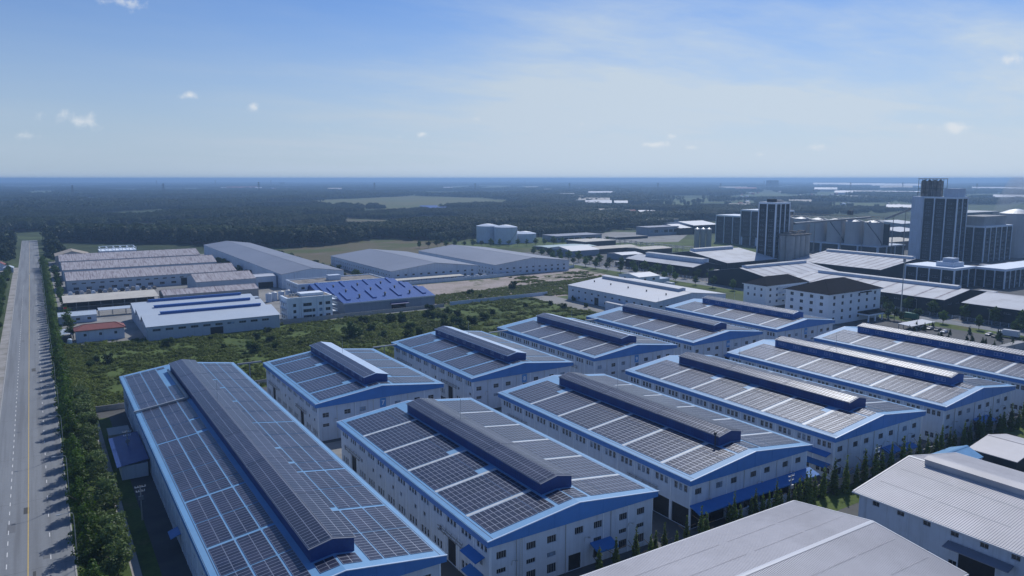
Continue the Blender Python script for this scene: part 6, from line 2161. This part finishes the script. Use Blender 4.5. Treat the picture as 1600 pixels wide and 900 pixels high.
for k, (u, v, wpx, dpt, rf) in enumerate(FH):
    far_hall(u, v, wpx, dpt, 9 if v > 300 else 12, '%s far factory from the left on the hazy plain' % ORD[k], rf, 'white_wall' if k % 2 else 'cream_roof')
x, y = gp(1210, 295)
tag(MB().box(x - 45, x + 45, y, y + 40, 0, 62).build('far_tower_block', 'slate_wall'), 'hazy tower block on the horizon above the slim dark tower', 'building')
x, y = gp(441, 292)
fw = empty('far_gantry', (x, y, 0), 'hazy frame structure on the horizon left of the farm field', 'building')
MB().box(-22, 22, 0, 10, 26, 40).build('deck', 'slate_wall', fw)
for s in (-20, 20):
    MB().box(s - 2, s + 2, 2, 8, 0, 26).build('leg', 'slate_wall', fw)
# blue sheds at the wood's edge
for k, (u, v, wpx) in enumerate([(670, 329, 26), (684, 331.5, 26)]):
    far_hall(u, v, wpx, 40, 8, ['blue roofed farm shed at the wood edge beyond the tanks, left', 'blue roofed farm shed at the wood edge beyond the tanks, right'][k], 'ultra_roof', 'ultra_dark')


def hamlet():
    mb = MB()
    for k in range(420):
        if k < 220:
            u, v = RNG.uniform(330, 520), RNG.uniform(293, 305)
        elif k < 330:
            u, v = RNG.uniform(1130, 1440), RNG.uniform(287, 325)
        else:
            u, v = RNG.uniform(840, 1000), RNG.uniform(292, 335)
        x, y = gp(u, v)
        s = RNG.uniform(4, 9)
        h = RNG.uniform(3, 7)
        m = int(RNG.integers(0, 3))
        mb.box(x - s, x + s, y - s * .7, y + s * .7, 0, h, m, 'b')
        for t in (-1, 1):
            mb.poly([(x - s - .5, y + t * (s * .7 + .5), h), (x + s + .5, y + t * (s * .7 + .5), h), (x + s + .5, y, h + s * .4), (x - s - .5, y, h + s * .4)], m)
    o = mb.build('hamlets', ['white_wall', 'cream_roof', 'red_tile'])
    o['kind'] = 'stuff'
    tag(o, 'scattered tiny houses of hamlets across the hazy plain', 'houses')


hamlet()


# ------------------------------------------------------------------ air
def haze():
    m = bpy.data.materials.new('haze')
    m.use_nodes = True
    N = NT(m.node_tree)
    N.n.clear()
    v = N.add('ShaderNodeVolumePrincipled')
    v.inputs['Color'].default_value = (0.41, 0.655, 1.0, 1)
    v.inputs['Density'].default_value = 0.00018
    v.inputs['Anisotropy'].default_value = 0.3
    o = N.add('ShaderNodeOutputMaterial')
    N.l.new(v.outputs[0], o.inputs['Volume'])
    MATS['haze'] = m
    b = MB().box(-72000, 72000, -72000, 72000, -1.0, 84.0).build('haze', 'haze')
    b['kind'] = 'stuff'
    tag(b, 'thin blue haze lying over the whole plain', 'haze')


haze()


def smoke():
    x0, y0 = 1500.0, 690.0
    mb = MB()
    rings = []
    for k in range(9):
        t = k / 8
        cx_, cy_, cz_ = x0 + 60 * t * t, y0 - 45 * t, 4 + 74 * t
        rings.append([(cx_ + (6 + 42 * t) * math.cos(a) * (1 + .2 * math.sin(3 * a + k)), cy_ + (6 + 42 * t) * math.sin(a), cz_) for a in [2 * math.pi * i / 14 for i in range(14)]])
    for r0, r1 in zip(rings[:-1], rings[1:]):
        for i in range(14):
            j = (i + 1) % 14
            mb.poly([r0[i], r0[j], r1[j], r1[i]])
    mb.poly(rings[0][::-1])
    mb.poly(rings[-1])
    m = bpy.data.materials.new('smoke')
    m.use_nodes = True
    N = NT(m.node_tree)
    N.n.clear()
    v = N.add('ShaderNodeVolumePrincipled')
    v.inputs['Color'].default_value = (0.9, 0.93, 0.97, 1)
    v.inputs['Density'].default_value = 0.010
    o = N.add('ShaderNodeOutputMaterial')
    N.l.new(v.outputs[0], o.inputs['Volume'])
    MATS['smoke'] = m
    b = mb.build('smoke', 'smoke')
    b['kind'] = 'stuff'
    tag(b, 'faint pale smoke rising beyond the mill at the right', 'smoke')


smoke()
